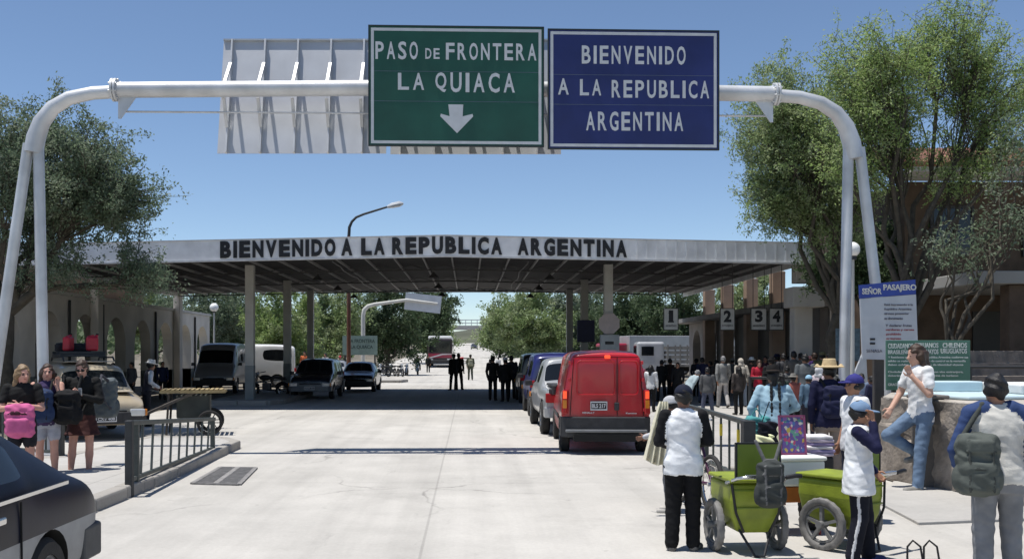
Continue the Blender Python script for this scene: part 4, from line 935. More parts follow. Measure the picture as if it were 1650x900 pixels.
def std_car(name, label, cat, loc, rz, st, pmat, windows, wheels, wr, track, group=None, bump=None, low=None, plates='', lights=True, front=True, rear=True, zmid=None, bz=(.3, .56), hw=None):
    r = empty(name, label, cat, loc, rz, group); mats = [pmat] + ([low] if low else [])
    car_shell(r, st, mats, windows, [(y, wr) for y in wheels], wr, zmid=zmid, low_mat=1 if low else None)
    for y in wheels:
        for s in (-1, 1): wheel(r, s * track, y, wr, side=s)
    y0, y1 = st[0][0], st[-1][0]; hw = hw or max(s[4] for s in st) - .01; bmat = bump or M_PLAST
    bumper(r, y0 - .02, -1, hw, bz[0], bz[1], bmat); bumper(r, y1 + .02, 1, hw, bz[0], bz[1], bmat)
    if lights:
        zf = st[-1][3] - .12
        for s in (-1, 1):
            b = MB(); b.box((s * (hw - .2), y1 - .01, zf - .02), (.30, .12, .15)); b.build('headlight', M_LAMPW, r, bevel=.03)
            b = MB(); b.box((s * (hw - .03), y1 - .06, zf - .02), (.06, .14, .13)); b.build('indicator', M_LAMPA, r, bevel=.02)
            b = MB(); b.box((s * (hw - .15), y0 + .02, min(st[0][3] - .16, .92)), (.26, .1, .2)); b.build('tail_light', M_LAMPR, r, bevel=.02)
        g = MB(); g.box((0, y1 + .0, zf - .02), (hw * 1.0, .06, .10)); g.build('grille', M_ARCH, r, bevel=.01)
    if plates: plate(r, y1 + .07, (bz[0] + bz[1]) / 2 - .01, plates, 1); plate(r, y0 - .07, (bz[0] + bz[1]) / 2 + .02, plates, -1)
    return r

# stations: y, z bottom, belt, top, half width sill, half width top
SED = [(0, .30, .72, .80, .72, .62), (.06, .24, .80, .90, .79, .70), (.45, .22, .86, .95, .82, .73), (.62, .22, .87, .97, .825, .72), (1.22, .22, .89, 1.34, .83, .58), (1.45, .22, .89, 1.375, .83, .58), (2.0, .22, .88, 1.385, .83, .59), (2.35, .22, .87, 1.37, .83, .585), (2.55, .22, .87, 1.33, .83, .58), (3.12, .22, .86, .93, .825, .70), (3.5, .22, .82, .88, .82, .70), (3.95, .24, .72, .78, .79, .68), (4.05, .30, .62, .70, .72, .60)]
SEDW = [('screen', 3, 4, .05), ('screen', 8, 9, .05), ('side', 4, 6, .035), ('side', 6, 8, .035)]

# --- red van
red = paint('red', (.44, .008, .016), .16, .30)
VAN = [(0, .36, .95, 1.70, .80, .64), (.05, .30, .97, 1.775, .825, .665), (.4, .26, .98, 1.80, .835, .68), (1.2, .24, .98, 1.81, .835, .68), (1.9, .24, .97, 1.80, .835, .68), (2.35, .24, .96, 1.77, .835, .66), (2.5, .24, .96, 1.73, .83, .65), (3.2, .24, .96, 1.03, .825, .70), (3.6, .24, .88, .95, .82, .70), (3.92, .26, .74, .80, .78, .66), (4.0, .32, .62, .70, .70, .58)]
VY0 = 17.3; van = empty('delivery_van', 'bright red delivery van seen from behind, last in the queue at the border', 'van', (GX(976, VY0), VY0, 0), R(-2.6)); van.scale = (.94, 1, 1)
car_shell(van, VAN, [red], [('screen', 6, 7, .05), ('side', 4, 6, .04)], [(.62, .30), (3.28, .30)], .30)
for y in (.62, 3.28):
    for s in (-1, 1): wheel(van, s * .735, y, .30, side=s)
bumper(van, -.05, -1, .83, .30, .66, M_PLAST, .1); b = MB(); b.box((0, -.115, .42), (1.5, .06, .05)); b.build('bumper_shine', M('bumper_shine_grey', (.16, .165, .17), .45), van, bevel=.015)  # grey bar is the bumper's shine, built as a paler strip
bumper(van, 4.02, 1, .82, .28, .58, M_PLAST)
def ring(b, x0, x1, z0, z1, y, r=.012, rd=.07):
    pts = []
    for cx, cz, a0 in ((x1 - rd, z1 - rd, 0), (x0 + rd, z1 - rd, 90), (x0 + rd, z0 + rd, 180), (x1 - rd, z0 + rd, 270)):
        for k in range(5): a = R(a0 + k * 22.5); pts.append((cx + rd * math.cos(a), y, cz + rd * math.sin(a)))
    b.tube(pts + [pts[0]], r, 6, cap=False)
def rear_y(z): return -.012 if z < 1.0 else -.012 + (z - 1.0) * .012
for (x0, x1) in ((-.53, .17), (.25, .60)):
    b = MB(); ring(b, x0, x1, 1.04, 1.63, -.012, .013); b.build('panel_bead', red, van, smooth=60)
b = MB()
for x, z0, z1 in ((.21, .68, 1.70),): b.box((x, -.008, (z0 + z1) / 2), (.012, .02, z1 - z0))
for x in (-.66, .70): b.bar((x, -.006, .68), (x * .9, -.002, 1.66), .012, .016, up=(0, 1, 0))
b.box((0, -.004, 1.70), (1.2, .02, .012)); b.build('door_seam', M_ARCH, van)
for s in (-1, 1):
    b = MB(); b.bar((s * .765, .0, .70), (s * .745, .0, 1.13), .11, .12, up=(0, 1, 0)); tl = b.build('tail_light', M_LAMPR, van, bevel=.025)
    b = MB(); b.box((s * .757, -.062, 1.04), (.07, .012, .13)); b.build('stop_lamp', M_STOP, tl, bevel=.005)
    b = MB(); b.box((s * .76, -.062, .88), (.075, .012, .14)); b.build('indicator', M_LAMPA, tl, bevel=.005)
    b = MB(); b.box((s * .84, 2.35, 1.05), (.12, .1, .2)); b.build('mirror', M_PLAST, van, bevel=.04)
b = MB(); b.box((.03, -.02, 1.70), (.11, .05, .06)); b.build('high_stop_lamp', M_STOP, van, bevel=.015)
plate(van, -.03, .85, 'BLS 217', -1, .31, .16, -.13)
b = MB(); b.box((.20, -.03, .84), (.09, .04, .14)); b.build('door_handle', M_PLAST, van, bevel=.015)
for z in (.78, 1.3, 1.6):
    for s in (-1, 1): b = MB(); b.box((s * (.715 - (z - .78) * .06), -.015, z), (.05, .03, .06)); b.build('hinge', red, van, bevel=.008)
text('Kangoo', M_PLATE, van, (.47, -.022, .72), .2, .035, world=False, bold=.02); text('RENAULT', M_PLATE, van, (-.32, -.022, .73), .22, .03, world=False, bold=.02)
b = MB(); b.box((0, -.0, .30), (1.2, .3, .12)); b.cyl((.45, -.08, .26), (.45, .5, .26), .03); b.build('exhaust', M_ARCH, van)
b = MB(); b.bar((-.835, .9, .62), (-.835, 3.0, .62), .02, .08); b.bar((.835, .9, .62), (.835, 3.0, .62), .02, .08); b.build('side_moulding', M_PLAST, van, bevel=.01)

# --- grey pickup ahead of it
PIC = [(0, .42, .80, .98, .76, .70), (.05, .38, .86, 1.03, .80, .74), (1.0, .36, .88, 1.04, .81, .75), (1.62, .34, .90, 1.06, .82, .72), (1.95, .34, .96, 1.62, .82, .62), (2.2, .34, .96, 1.66, .82, .62), (2.8, .34, .96, 1.67, .82, .62), (3.2, .34, .96, 1.63, .82, .61), (3.8, .34, .98, 1.06, .82, .70), (4.5, .36, .90, .98, .81, .68), (4.85, .4, .80, .86, .77, .64)]
pk = std_car('pickup_truck', 'silver grey pickup with black bed cover in front of the red van', 'pickup', (2.42, 21.0, 0), R(.4), PIC, paint('silver', (.30, .31, .32), .1), [('screen', 3, 4, .05), ('screen', 7, 8, .05), ('side', 4, 6, .035), ('side', 6, 8, .035)], (.85, 4.0), .36, .74, 'cars queuing to cross the border', paint('silver', (.3, .31, .32)), bz=(.40, .62))
b = MB(); b.box((0, .8, 1.075), (1.3, 1.4, .05)); b.build('bed_cover', M_PLAST, pk, bevel=.02); b = MB(); b.box((-.62, .02, .93), (.2, .1, .18)); b.build('lamp_guard', M_PLAST, pk, bevel=.03)
for s in (-1, 1): mirror(pk, s * .82, 3.3, 1.05, s, M_PLAST)
# --- queue ahead
SUV = [(0, .42, .95, 1.62, .78, .62), (.06, .38, .98, 1.70, .82, .66), (.5, .36, .98, 1.76, .83, .67), (1.5, .36, .98, 1.79, .83, .67), (2.3, .36, .97, 1.77, .83, .66), (2.5, .36, .97, 1.72, .83, .65), (3.1, .36, .98, 1.06, .82, .70), (3.9, .38, .92, 1.0, .81, .70), (4.2, .44, .8, .86, .76, .64)]
SUVW = [('screen', 5, 6, .05), ('side', 1, 3, .04), ('side', 3, 5, .04)]
q1 = std_car('jeep', 'deep blue jeep ahead of the silver pickup in the queue', 'car', (2.50, 27.4, 0), 0, SUV, paint('blue', (.02, .025, .13), .1), SUVW, (.8, 3.3), .35, .72, 'cars queuing to cross the border', bz=(.42, .64))
b = MB(); b.box((0, -.03, 1.42), (1.05, .03, .4)); b.build('rear_window', M_GLASS, q1, bevel=.02); b = MB(); b.lathe([(.05, -.1), (.33, -.1), (.36, 0), (.33, .09), (.05, .09)], (.2, -.12, .95), 24, axis='Y'); b.build('spare_wheel', M_TYRE, q1, smooth=40)
for s in (-1, 1): mirror(q1, s * .83, 2.6, 1.1, s, M_PLAST)
q2 = std_car('jeep', 'black jeep at the head of the queue under the canopy', 'car', (2.60, 34.6, 0), 0, SUV, paint('black', (.012, .012, .014), .1), SUVW, (.8, 3.3), .35, .72, 'cars queuing to cross the border', bz=(.42, .64))
b = MB(); b.box((0, -.03, 1.42), (1.05, .03, .4)); b.build('rear_window', M_GLASS, q2, bevel=.02)
for s in (-1, 1): mirror(q2, s * .83, 2.6, 1.1, s, M_PLAST)
# --- dark sedan cut by the left edge (its front towards the camera)
SEDB = [(0, .36, .60, .68, .70, .58), (.05, .28, .70, .80, .79, .66), (.22, .24, .84, .885, .825, .70), (.46, .22, .885, .95, .835, .72), (1.18, .22, .90, 1.31, .835, .60), (1.42, .22, .90, 1.385, .835, .58), (2.2, .22, .89, 1.40, .835, .58), (2.6, .22, .88, 1.38, .835, .58), (2.8, .22, .88, 1.33, .835, .58), (3.4, .22, .86, .93, .825, .70), (3.8, .22, .82, .88, .82, .70), (4.15, .24, .72, .78, .79, .68), (4.25, .30, .62, .70, .72, .60)]
navy = M('paint_navy', (.006, .008, .020), .38, 0, .4, 3, .03, 120, .22)
sd = std_car('saloon_car', 'dark navy saloon with dusty grey lower flanks cut off by the left edge', 'car', (-3.50, 7.32, 0), R(180), SEDB, navy, [('screen', 3, 4, .06), ('screen', 8, 9, .05), ('side', 4, 6, .04), ('side', 6, 8, .04)], (.98, 3.55), .29, .73, None, M('bumper_grey', (.07, .07, .07), .7, 0, .2, 10, .1), low=M('paint_flank', (.30, .295, .285), .7, 0, .2, 4), zmid=.64, bz=(.30, .54), lights=False)
for s in (-1, 1):
    b = MB(); b.bar((s * .845, .75, .905), (s * .845, 3.2, .895), .018, .022); b.build('waist_trim', M_CHROME, sd)
    b = MB(); b.box((s * .52, .0, .62), (.34, .06, .13)); b.build('tail_light', M_LAMPR, sd, bevel=.02)
for s in (-1, 1):
    for y in (1.72, 2.75): b = MB(); b.box((s * .846, y, .80), (.03, .17, .045)); b.build('door_handle', M_CHROME, sd, bevel=.012)
seams(sd, [((1.40, .30, .840), (1.40, .87, .832)), ((2.35, .28, .842), (2.35, .87, .834))], .84)
# --- loaded estate car at the left
EST = [(0, .36, .80, 1.30, .74, .60), (.06, .30, .86, 1.46, .80, .64), (.4, .28, .90, 1.52, .82, .65), (1.3, .28, .91, 1.55, .83, .65), (2.1, .28, .90, 1.54, .83, .65), (2.5, .28, .90, 1.51, .83, .64), (2.65, .28, .90, 1.47, .83, .63), (3.25, .28, .90, .98, .825, .70), (3.8, .28, .86, .93, .82, .70), (4.2, .3, .74, .8, .78, .66), (4.3, .34, .62, .70, .72, .6)]
ESTW = [('screen', 6, 7, .05), ('side', 1, 3, .035), ('side', 3, 4, .035), ('side', 4, 6, .035)]
es = std_car('estate_car', 'dusty estate car with loaded roof rack behind the three girls', 'car', (-9.45, 23.7, 0), R(180 + 30), EST, paint('beige_dusty', (.36, .30, .21), .2), ESTW, (.85, 3.4), .33, .73, None, bz=(.34, .58), plates='CXV 408', low=paint('teal_dusty', (.03, .055, .085), .2), zmid=.80)
b = MB(); b.prism([(-.6, 3.2), (.6, 3.2), (.62, 3.9), (-.62, 3.9)], .965, .985); b.build('bonnet', M('paint_beige', (.42, .36, .27), .5, 0, .15, 3), es, bevel=.02)
b = MB(); b.prism([(-.5, .3), (.5, .3), (.52, 2.5), (-.52, 2.5)], 1.575, 1.595); b.build('roof_panel', MATS['paint_beige'], es, bevel=.01)
for s in (-1, 1):
    b = MB(); b.tube([(s * .52, .4, 1.6), (s * .52, .5, 1.67), (s * .52, 2.2, 1.68), (s * .52, 2.35, 1.6)], .02, 6); b.build('roof_rail', M_PLAST, es, smooth=40); mirror(es, s * .83, 2.75, .98, s, M_PLAST)
b = MB(); b.box((.05, 1.2, 1.72), (.95, 1.3, .06)); 
for y in (.6, 1.2, 1.8): b.box((.05, y, 1.78), (.95, .05, .06))
o = b.build('roof_basket', M_POST, es, bevel=.01)
def world_of(o, v): return mat4(o) @ Vector(v)
for i, (x, y) in enumerate(((-.18, 1.6), (.28, 1.3))):
    c = world_of(es, (x, y, 1.81)); j = empty('jerrycan', ('red plastic jerrycan on the roof rack, nearer the gantry leg', 'red plastic jerrycan on the roof rack, further along')[i], 'jerrycan', c, .5 + i, 'red jerrycans on the roof rack')
    s = SDF(); s.box((0, 0, .17), (.13, .09, .16), .05); s.cap((.07, 0, .30), (.11, 0, .37), .035, .03, k=.03); s.cap((-.09, 0, .33), (.03, 0, .36), .018, .018, k=.02)
    s.build('can', M('jerrycan_red', (.42, .012, .03), .45), .012, j); b = MB(); b.cyl((.105, 0, .36), (.118, 0, .40), .03, n=10); b.build('lid', M_ARCH, j)
c = world_of(es, (.1, .8, 1.81)); s = SDF(); s.box((0, 0, .09), (.38, .28, .10), .06, wr=.012); o = s.build('bundle', cloth('bundle_dark', (.03, .03, .035)), .02, loc=c, rz=.5); tag(o, 'dark wrapped bundle on the estate car roof rack', 'bundle')
# --- dark cars under the canopy facing us
UTI = [(0, .38, .85, 1.38, .76, .62), (.06, .32, .90, 1.5, .80, .64), (.5, .28, .92, 1.56, .82, .65), (1.5, .28, .92, 1.58, .83, .65), (2.2, .28, .92, 1.56, .83, .65), (2.6, .28, .91, 1.52, .83, .64), (3.25, .28, .93, 1.01, .825, .72), (3.8, .28, .88, .95, .82, .71), (4.15, .3, .76, .82, .78, .68), (4.25, .34, .64, .72, .72, .62)]
UTIW = [('screen', 5, 6, .05), ('side', 1, 3, .04), ('side', 3, 5, .04)]
u1 = std_car('hatchback', 'black car facing us under the canopy left of the road, pale bumper', 'car', (GX(495, 38) + .1, 42.2, 0), R(180), UTI, paint('black_blue', (.014, .018, .028), .1, .25), UTIW, (.85, 3.35), .31, .73, 'dark cars parked under the canopy', M('bumper_silver', (.13, .14, .15), .4), bz=(.32, .6), plates='DKM 351')
for s in (-1, 1): mirror(u1, s * .83, 2.75, 1.0, s, M_PLAST)
u2 = std_car('saloon_car', 'black saloon parked behind the first dark car under the canopy', 'car', (GX(573, 45), 49.2, 0), R(180), SED, paint('black_blue', (.014, .018, .028)), SEDW, (.8, 3.2), .3, .73, 'dark cars parked under the canopy')
for s in (-1, 1): mirror(u2, s * .83, 2.5, .95, s, M_PLAST)
for i, (px, Y, rz, pm, lab) in enumerate(((548, 60, 180, paint('grey_car', (.25, .26, .28)), 'pale grey car roof showing behind the dark parked cars'), (520, 66, 90, paint('white_car', (.5, .5, .5)), 'white car parked across beyond the canopy, left of the lettered board'), (764, 240, 180, paint('dark_far', (.03, .03, .04)), 'tiny dark car far down the road near the overpass'), (778, 262, 0, paint('grey_car', (.25, .26, .28)), 'tiny grey car far down the road on the right'))):
    std_car('parked_car', lab, 'car', (GX(px, Y), Y, zg(Y)), R(rz), SED, pm, SEDW, (.8, 3.2), .3, .73, 'cars further down the road')
std_car('saloon_car', 'red saloon parked sideways in the sun beyond the canopy on the right', 'car', (GX(1040, 58), 58, 0), R(75), SED, paint('crimson', (.36, .015, .04)), SEDW, (.8, 3.2), .3, .73)
# --- minibuses
MIN = [(0, .42, 1.15, 2.05, .86, .74), (.06, .36, 1.18, 2.15, .90, .78), (.6, .34, 1.2, 2.24, .92, .79), (2.0, .34, 1.2, 2.26, .92, .79), (3.2, .34, 1.18, 2.25, .92, .79), (3.7, .34, 1.16, 2.16, .92, .77), (3.9, .34, 1.15, 2.05, .92, .75), (4.5, .34, 1.12, 1.22, .90, .76), (4.8, .36, .95, 1.02, .87, .74), (4.95, .42, .72, .8, .8, .66)]
MINW = [('screen', 6, 7, .06), ('side', 1, 3, .06), ('side', 3, 4, .06), ('side', 4, 6, .06)]
m1 = std_car('minibus', 'grey minibus in the shade beside the far arches, facing us', 'minibus', (GX(336, 44) , 48.4, 0), R(180 + 4), MIN, paint('minibus_grey', (.22, .22, .23), .1), MINW, (.95, 3.95), .33, .80, 'vans and minibuses left of the road', bz=(.36, .66))
for s in (-1, 1): mirror(m1, s * .92, 4.1, 1.3, s, M_PLAST)
m2 = std_car('minibus', 'white minibus in the sunlight beyond the left canopy columns', 'minibus', (GX(478, 53.5), 53.0, 0), R(102), MIN, paint('minibus_white', (.72, .72, .71), .05), MINW, (.95, 3.95), .33, .80, 'vans and minibuses left of the road', bz=(.36, .66))
for s in (-1, 1): mirror(m2, s * .92, 4.1, 1.3, s, M_PLAST)
m3 = std_car('minibus', 'white minibus half hidden behind the grey minibus and the column', 'minibus', (GX(395, 60), 63, 0), R(170), MIN, MATS['paint_minibus_white'], MINW, (.95, 3.95), .33, .80, 'vans and minibuses left of the road', bz=(.36, .66))
# --- coach far down the road
YB = 103; bus = empty('coach', 'coach with white roof and red band coming down the road under the trees', 'bus', (GX(709, YB), YB, zg(YB)), R(180))
def wbox(root, name, c, d, mat, bev=.04): b = MB(); b.box(c, d); return b.build(name, mat, root, bevel=bev)
wbox(bus, 'body', (0, -5, 1.75), (2.5, 10, 2.5), paint('coach_dark', (.035, .02, .025)), .12); wbox(bus, 'roof', (0, -5, 3.13), (2.46, 9.9, .34), paint('minibus_white', (.72, .72, .71)), .14)
wbox(bus, 'windscreen', (0, .015, 2.2), (2.2, .06, 1.2), M_GLASS, .03); b = MB(); b.box((0, .02, 1.25), (2.44, .06, .45)); b.build('red_band', paint('coach_red', (.3, .015, .05)), bus)
b = MB(); b.prism([(-1.2, 1.05), (.2, 1.45), (1.2, 1.45), (1.2, 1.36), (.3, 1.33), (-1.0, .98)], .05, .065, fn=lambda x, z, y: (-x, y, z)); b.build('white_swoosh', M_PLATE, bus)
wbox(bus, 'bumper', (0, .06, .62), (2.45, .2, .36), M_PLAST); 
for s in (-1, 1):
    wbox(bus, 'headlight', (s * .92, .08, .85), (.4, .08, .18), M_LAMPW, .02); wbox(bus, 'side_window', (s * 1.255, -5, 2.25), (.03, 9, .95), M_GLASS, .02); mirror(bus, s * 1.25, .2, 2.3, s, M_PLAST)
    for y in (-1.6, -7.6): wheel(bus, s * 1.1, y, .48, .28, s)
# --- lorries on the right beyond the canopy
def lorry(label, loc, rz, cabm, bodym, kind):
    r = empty('lorry', label, 'lorry', loc, rz, 'lorries beyond the canopy on the right')
    s = SDF(); s.box((0, 1.2, 1.55), (1.1, .9, 1.0), .16); s.box((0, 2.0, .95), (1.08, .5, .42), .12, k=.05); s.build('cab', cabm, .05, r)
    wbox(r, 'windscreen', (0, 2.11, 1.95), (1.8, .05, .7), M_GLASS, .02); wbox(r, 'grille', (0, 2.51, .95), (1.1, .05, .4), M_ARCH, .01)
    for q in (-1, 1): wbox(r, 'window', (q * 1.105, 1.4, 1.95), (.04, .8, .6), M_GLASS, .02); wbox(r, 'headlight', (q * .8, 2.51, .9), (.26, .05, .2), M_LAMPW, .02)
    wbox(r, 'chassis', (0, -1.6, .72), (.9, 6.4, .22), M_ARCH, .01)
    if kind == 'box': wbox(r, 'cargo_box', (0, -2.3, 2.0), (2.3, 5.0, 2.2), bodym, .03)
    else:
        wbox(r, 'load_floor', (0, -2.3, 1.0), (2.3, 5.0, .16), bodym, .02)
        for q in (-1, 1):
            b = MB()
            for z in (1.25, 1.55, 1.85, 2.15): b.box((q * 1.13, -2.3, z), (.05, 5, .2))
            for y in np.linspace(-4.7, .1, 7): b.box((q * 1.17, y, 1.7), (.06, .1, 1.3))
            b.build('side_rails', bodym, r)
        b = MB()
        for z in (1.25, 1.55, 1.85, 2.15): b.box((0, -4.8, z), (2.2, .05, .2)); b.box((0, .2, z), (2.2, .05, .2))
        b.build('tailgate', bodym, r)
    for q in (-1, 1):
        for y in (1.3, -3.4): wheel(r, q * .98, y, .45, .28, q)
    return r
M_TW = paint('lorry_white', (.42, .42, .42)); M_TG = M('lorry_wood', (.22, .21, .19), .8, 0, .2, 4); M_TRd = paint('lorry_red', (.32, .02, .04))
lorry('white box lorry behind the octagonal sign beyond the canopy', (GX(1010, 74), 74, 0), R(100), M_TRd, M_TW, 'box')
lorry('grey stake-sided lorry behind the red saloon', (GX(1075, 66), 66, 0), R(86), M_TW, M_TG, 'stake')
lorry('white lorry with red cab near hanging sign number one', (GX(1120, 84), 84, 0), R(95), M_TRd, M_TW, 'box')

# --- motorcycles
def moto(label, loc, rz, col, group='motorbikes parked beyond the canopy'):
    r = empty('motorbike', label, 'motorbike', loc, rz, group); pm = M('moto_' + str(col), col, .35)
    for y in (-.62, .66):
        b = MB(); b.torus((0, y, .30), (1, 0, 0), .25, .055, 20, 8); w = b.build('wheel', M_TYRE, r, smooth=60)
        b = MB(); b.torus((0, y, .30), (1, 0, 0), .19, .015, 20, 5); b.cyl((-.06, y, .3), (.06, y, .3), .04, n=8)
        for k in range(8): a = k * math.pi / 4; b.cyl((0, y, .3), (0, y + .19 * math.cos(a), .3 + .19 * math.sin(a)), .006, n=4)
        b.build('rim', M_CHROME, w)
    s = SDF(); s.ell((0, .12, .80), (.13, .26, .12)); s.build('tank', pm, .025, r)
    s = SDF(); s.box((0, -.38, .80), (.12, .36, .05), .05); s.build('seat', M_PLAST, r) if False else s.build('seat', M_PLAST, .025, r)
    b = MB(); b.box((0, .05, .45), (.24, .34, .30)); b.build('engine', M('engine_metal', (.12, .12, .125), .45, .7), r, bevel=.04)
    b = MB()
    for q in (-.07, .07): b.cyl((q, .66, .30), (q, .42, .98), .025, n=6)
    b.build('fork', M_CHROME, r); b = MB(); b.tube([(-.36, .26, 1.04), (-.16, .40, 1.0), (.16, .40, 1.0), (.36, .26, 1.04)], .016, 6); b.build('handlebar', M_POST, r)
    s = SDF(); s.ell((0, .50, .92), (.09, .09, .09)); s.build('headlamp', M_LAMPW, .025, r)
    b = MB(); b.tube([(.12, .1, .30), (.14, -.3, .28), (.14, -.75, .36)], .035, 8); b.build('exhaust', M_CHROME, r)
    b = MB(); b.bar((0, .4, .85), (0, -.1, .45), .05, .05); b.bar((0, -.1, .5), (0, -.62, .3), .06, .05); b.bar((0, -.1, .7), (0, -.8, .74), .05, .04); b.build('frame', M_POST, r)
    for y in (-.62, .66): b = MB(); b.tube([(0, y + .33 * math.cos(a), .30 + .33 * math.sin(a)) for a in np.linspace(.5, 2.6, 7)], .03, 6); b.build('mudguard', pm, r)
    return r
mA = moto('dark motorbike parked by the left canopy column', (GX(432, 40), 40, .0), R(78), (.02, .02, .022), 'motorbikes parked near the canopy')
for i, (px, Y, rz, lab) in enumerate(((618, 76, 150, 'leftmost of the motorbikes parked beyond the lettered board'), (632, 78, 165, 'second motorbike from the left beyond the lettered board'), (645, 77, 200, 'third motorbike in the row, before the tree trunk'), (655, 80, 190, 'last motorbike of the parked row, nearest the road'))):
    clone(mA, (GX(px, Y), Y, 0), R(rz), lab)
mR = moto('dark motorbike with its rider under the trees left of the coach', (GX(673, 84), 84, 0), R(185), (.03, .03, .035), 'motorbikes parked near the canopy')
moto('red motorbike crossing the road right of the coach', (GX(746, 112), 112, zg(112)), R(95), (.4, .02, .03), 'motorbikes parked near the canopy')

# ---------------------------------------------------------------- carts, bags, small things
M_LIME = M('cart_lime', (.225, .275, .022), .5, 0, .3, 4, .12, 40); M_LIMEP = M('cart_panel', (.13, .19, .012), .5, 0, .16, 3); M_BLKM = M('black_metal', (.015, .015, .017), .5, .3, .1); M_CLAY = M('wheel_dusty', (.16, .155, .15), .8, 0, .3, 14)
M_FOAM = M('foam_white', (.74, .74, .71), .7, 0, .06, 5); M_STEEL = M('bright_steel', (.55, .56, .58), .25, .9, .05)
def cart_wheel(root, x, y, r, lean=0, dusty=True):
    b = MB(); b.torus((x, y, r), (1, 0, 0), r - .035, .036, 44, 8, lug=.006); w = b.build('wheel', M_CLAY if dusty else M_TYRE, root, smooth=50)
    b = MB(); b.torus((x, y, r), (1, 0, 0), r - .078, .014, 32, 6); b.cyl((x - .06, y, r), (x + .06, y, r), .035, n=12)
    for k in range(5):
        a = k * 2 * math.pi / 5 + .3; b.bar((x, y, r), (x, y + (r - .07) * math.cos(a), r + (r - .07) * math.sin(a)), .03, .035, up=(1, 0, 0))
    b.build('rim', M('rim_grey', (.2, .2, .2), .6, .2, .15), w, smooth=40)
def lime_cart(label, loc, rz):
    """vendor's two-wheeled cart: tapered tub, flat lid, upright back panel, push bar, black stand"""
    r = empty('vendor_cart', label, 'cart', loc, rz, 'lime green vendor carts')
    hw, L = .235, .60
    st = [(.20, .14, .05, .50), (.24, .175, .03, .53), (.34, .215, .0, .57), (.50, hw, -.02, .60), (.66, hw, -.02, .60)]
    b = MB(); vs = []; fs = []
    for z, w, ya, yb in st: vs += [(-w, ya, z), (w, ya, z), (w, yb, z), (-w, yb, z)]
    for i in range(len(st) - 1):
        for j in range(4): fs.append((i * 4 + j, i * 4 + (j + 1) % 4, i * 4 + 4 + (j + 1) % 4, i * 4 + 4 + j))
    fs += [(3, 2, 1, 0)] + [(16, 17, 18, 19)]; b.add(vs, fs); b.build('tub', M_LIME, r, bevel=.03, seg=3)
    b = MB(); b.box((0, .29, .685), (2 * hw + .03, .65, .035)); b.build('lid', M_LIME, r, bevel=.012)
    b = MB(); b.box((0, -.028, .60), (2 * hw - .04, .016, .012)); b.box((0, -.028, .44), (2 * hw - .08, .014, .012)); b.build('tub_moulding', M_LIMEP, r)
    b = MB(); b.box((.03, .03, .86), (.40, .02, .32)); p = b.build('back_panel', M_LIMEP, r, bevel=.004)
    b = MB()
    for s in (-1, 1): b.box((.03 + s * .205, .03, .86), (.018, .03, .34))
    b.box((.03, .03, 1.025), (.42, .03, .016)); b.build('panel_edge', M_BLKM, p)
    b = MB(); b.tube([(-.26, .05, .66), (-.20, -.10, .72), (-.16, -.16, .735), (.20, -.16, .735), (.24, -.10, .72), (.27, .05, .66)], .016, 8); b.build('push_bar', M_STEEL, r, smooth=50)
    b = MB(); b.box((.02, -.16, .745), (.34, .05, .03)); b.build('grip_tray', M_STEEL, r, bevel=.008)
    b = MB(); b.tube([(.22, -.16, .735), (.31, -.17, .75), (.36, -.16, .745)], .02, 8); b.build('brake_lever', M_BLKM, r, smooth=50)
    for s in (-1, 1):
        b = MB(); b.tube([(s * .235, -.03, .66), (s * .20, -.045, .4), (s * .12, -.02, .22)], .012, 6); b.build('strap_rod', M_BLKM, r, smooth=50)
        b = MB(); b.tube([(s * .15, .02, .24), (s * .04, -.10, .012)], .012, 6); b.build('stand_leg', M_BLKM, r, smooth=50)
        b = MB(); b.tube([(s * .18, .3, .24), (s * .30, .28, .245)], .016, 6); b.build('axle', M_BLKM, r, smooth=50)
        cart_wheel(r, s * .30, .28, .245, dusty=True)
    text('Helado', M('cart_red', (.4, .05, .02), .5), r, (hw + .004, .20, .60), .16, .03, rz=R(90), bold=.03, world=False)
    b = MB(); b.tube([(-.05, -.10, .016), (.05, -.10, .016)], .012, 6); b.build('stand_foot', M_BLKM, r)
    return r
cA = lime_cart('lime green vendor cart with a dark backpack hanging on its panel', (GX(1211, 8.75), 8.62, 0), R(4))
cB = clone(cA, (GX(1385, 9.0), 8.82, 0), R(36), 'lime green vendor cart behind the boy in the denim cap')
cA.scale = (.95,) * 3; cB.scale = (.95,) * 3
# third cart: white foam box on a red frame
YC = 9.75; c3 = empty('vendor_cart', 'white foam-box cart on a red and orange frame behind the first lime cart', 'cart', (GX(1277, YC), YC, 0), R(10))
b = MB(); b.box((0, 0, .60), (.46, .42, .24)); b.build('foam_box', M_FOAM, c3, bevel=.02); b = MB(); b.box((0, 0, .742), (.49, .45, .04)); b.build('lid', M_FOAM, c3, bevel=.015)
b = MB(); b.box((0, 0, .40), (.44, .40, .15)); b.build('tray', M('tray_orange', (.45, .13, .02), .5, 0, .2, 4), c3, bevel=.01)
b = MB()
for s in (-1, 1): b.bar((s * .19, -.2, .32), (s * .19, .45, .32), .03, .03); b.cyl((s * .19, -.15, .32), (s * .19, -.18, .0), .014)
b.build('frame', M('frame_red', (.22, .03, .03), .5), c3)
cart_wheel(c3, .26, .12, .215, dusty=False); cart_wheel(c3, -.26, .12, .215, dusty=False)
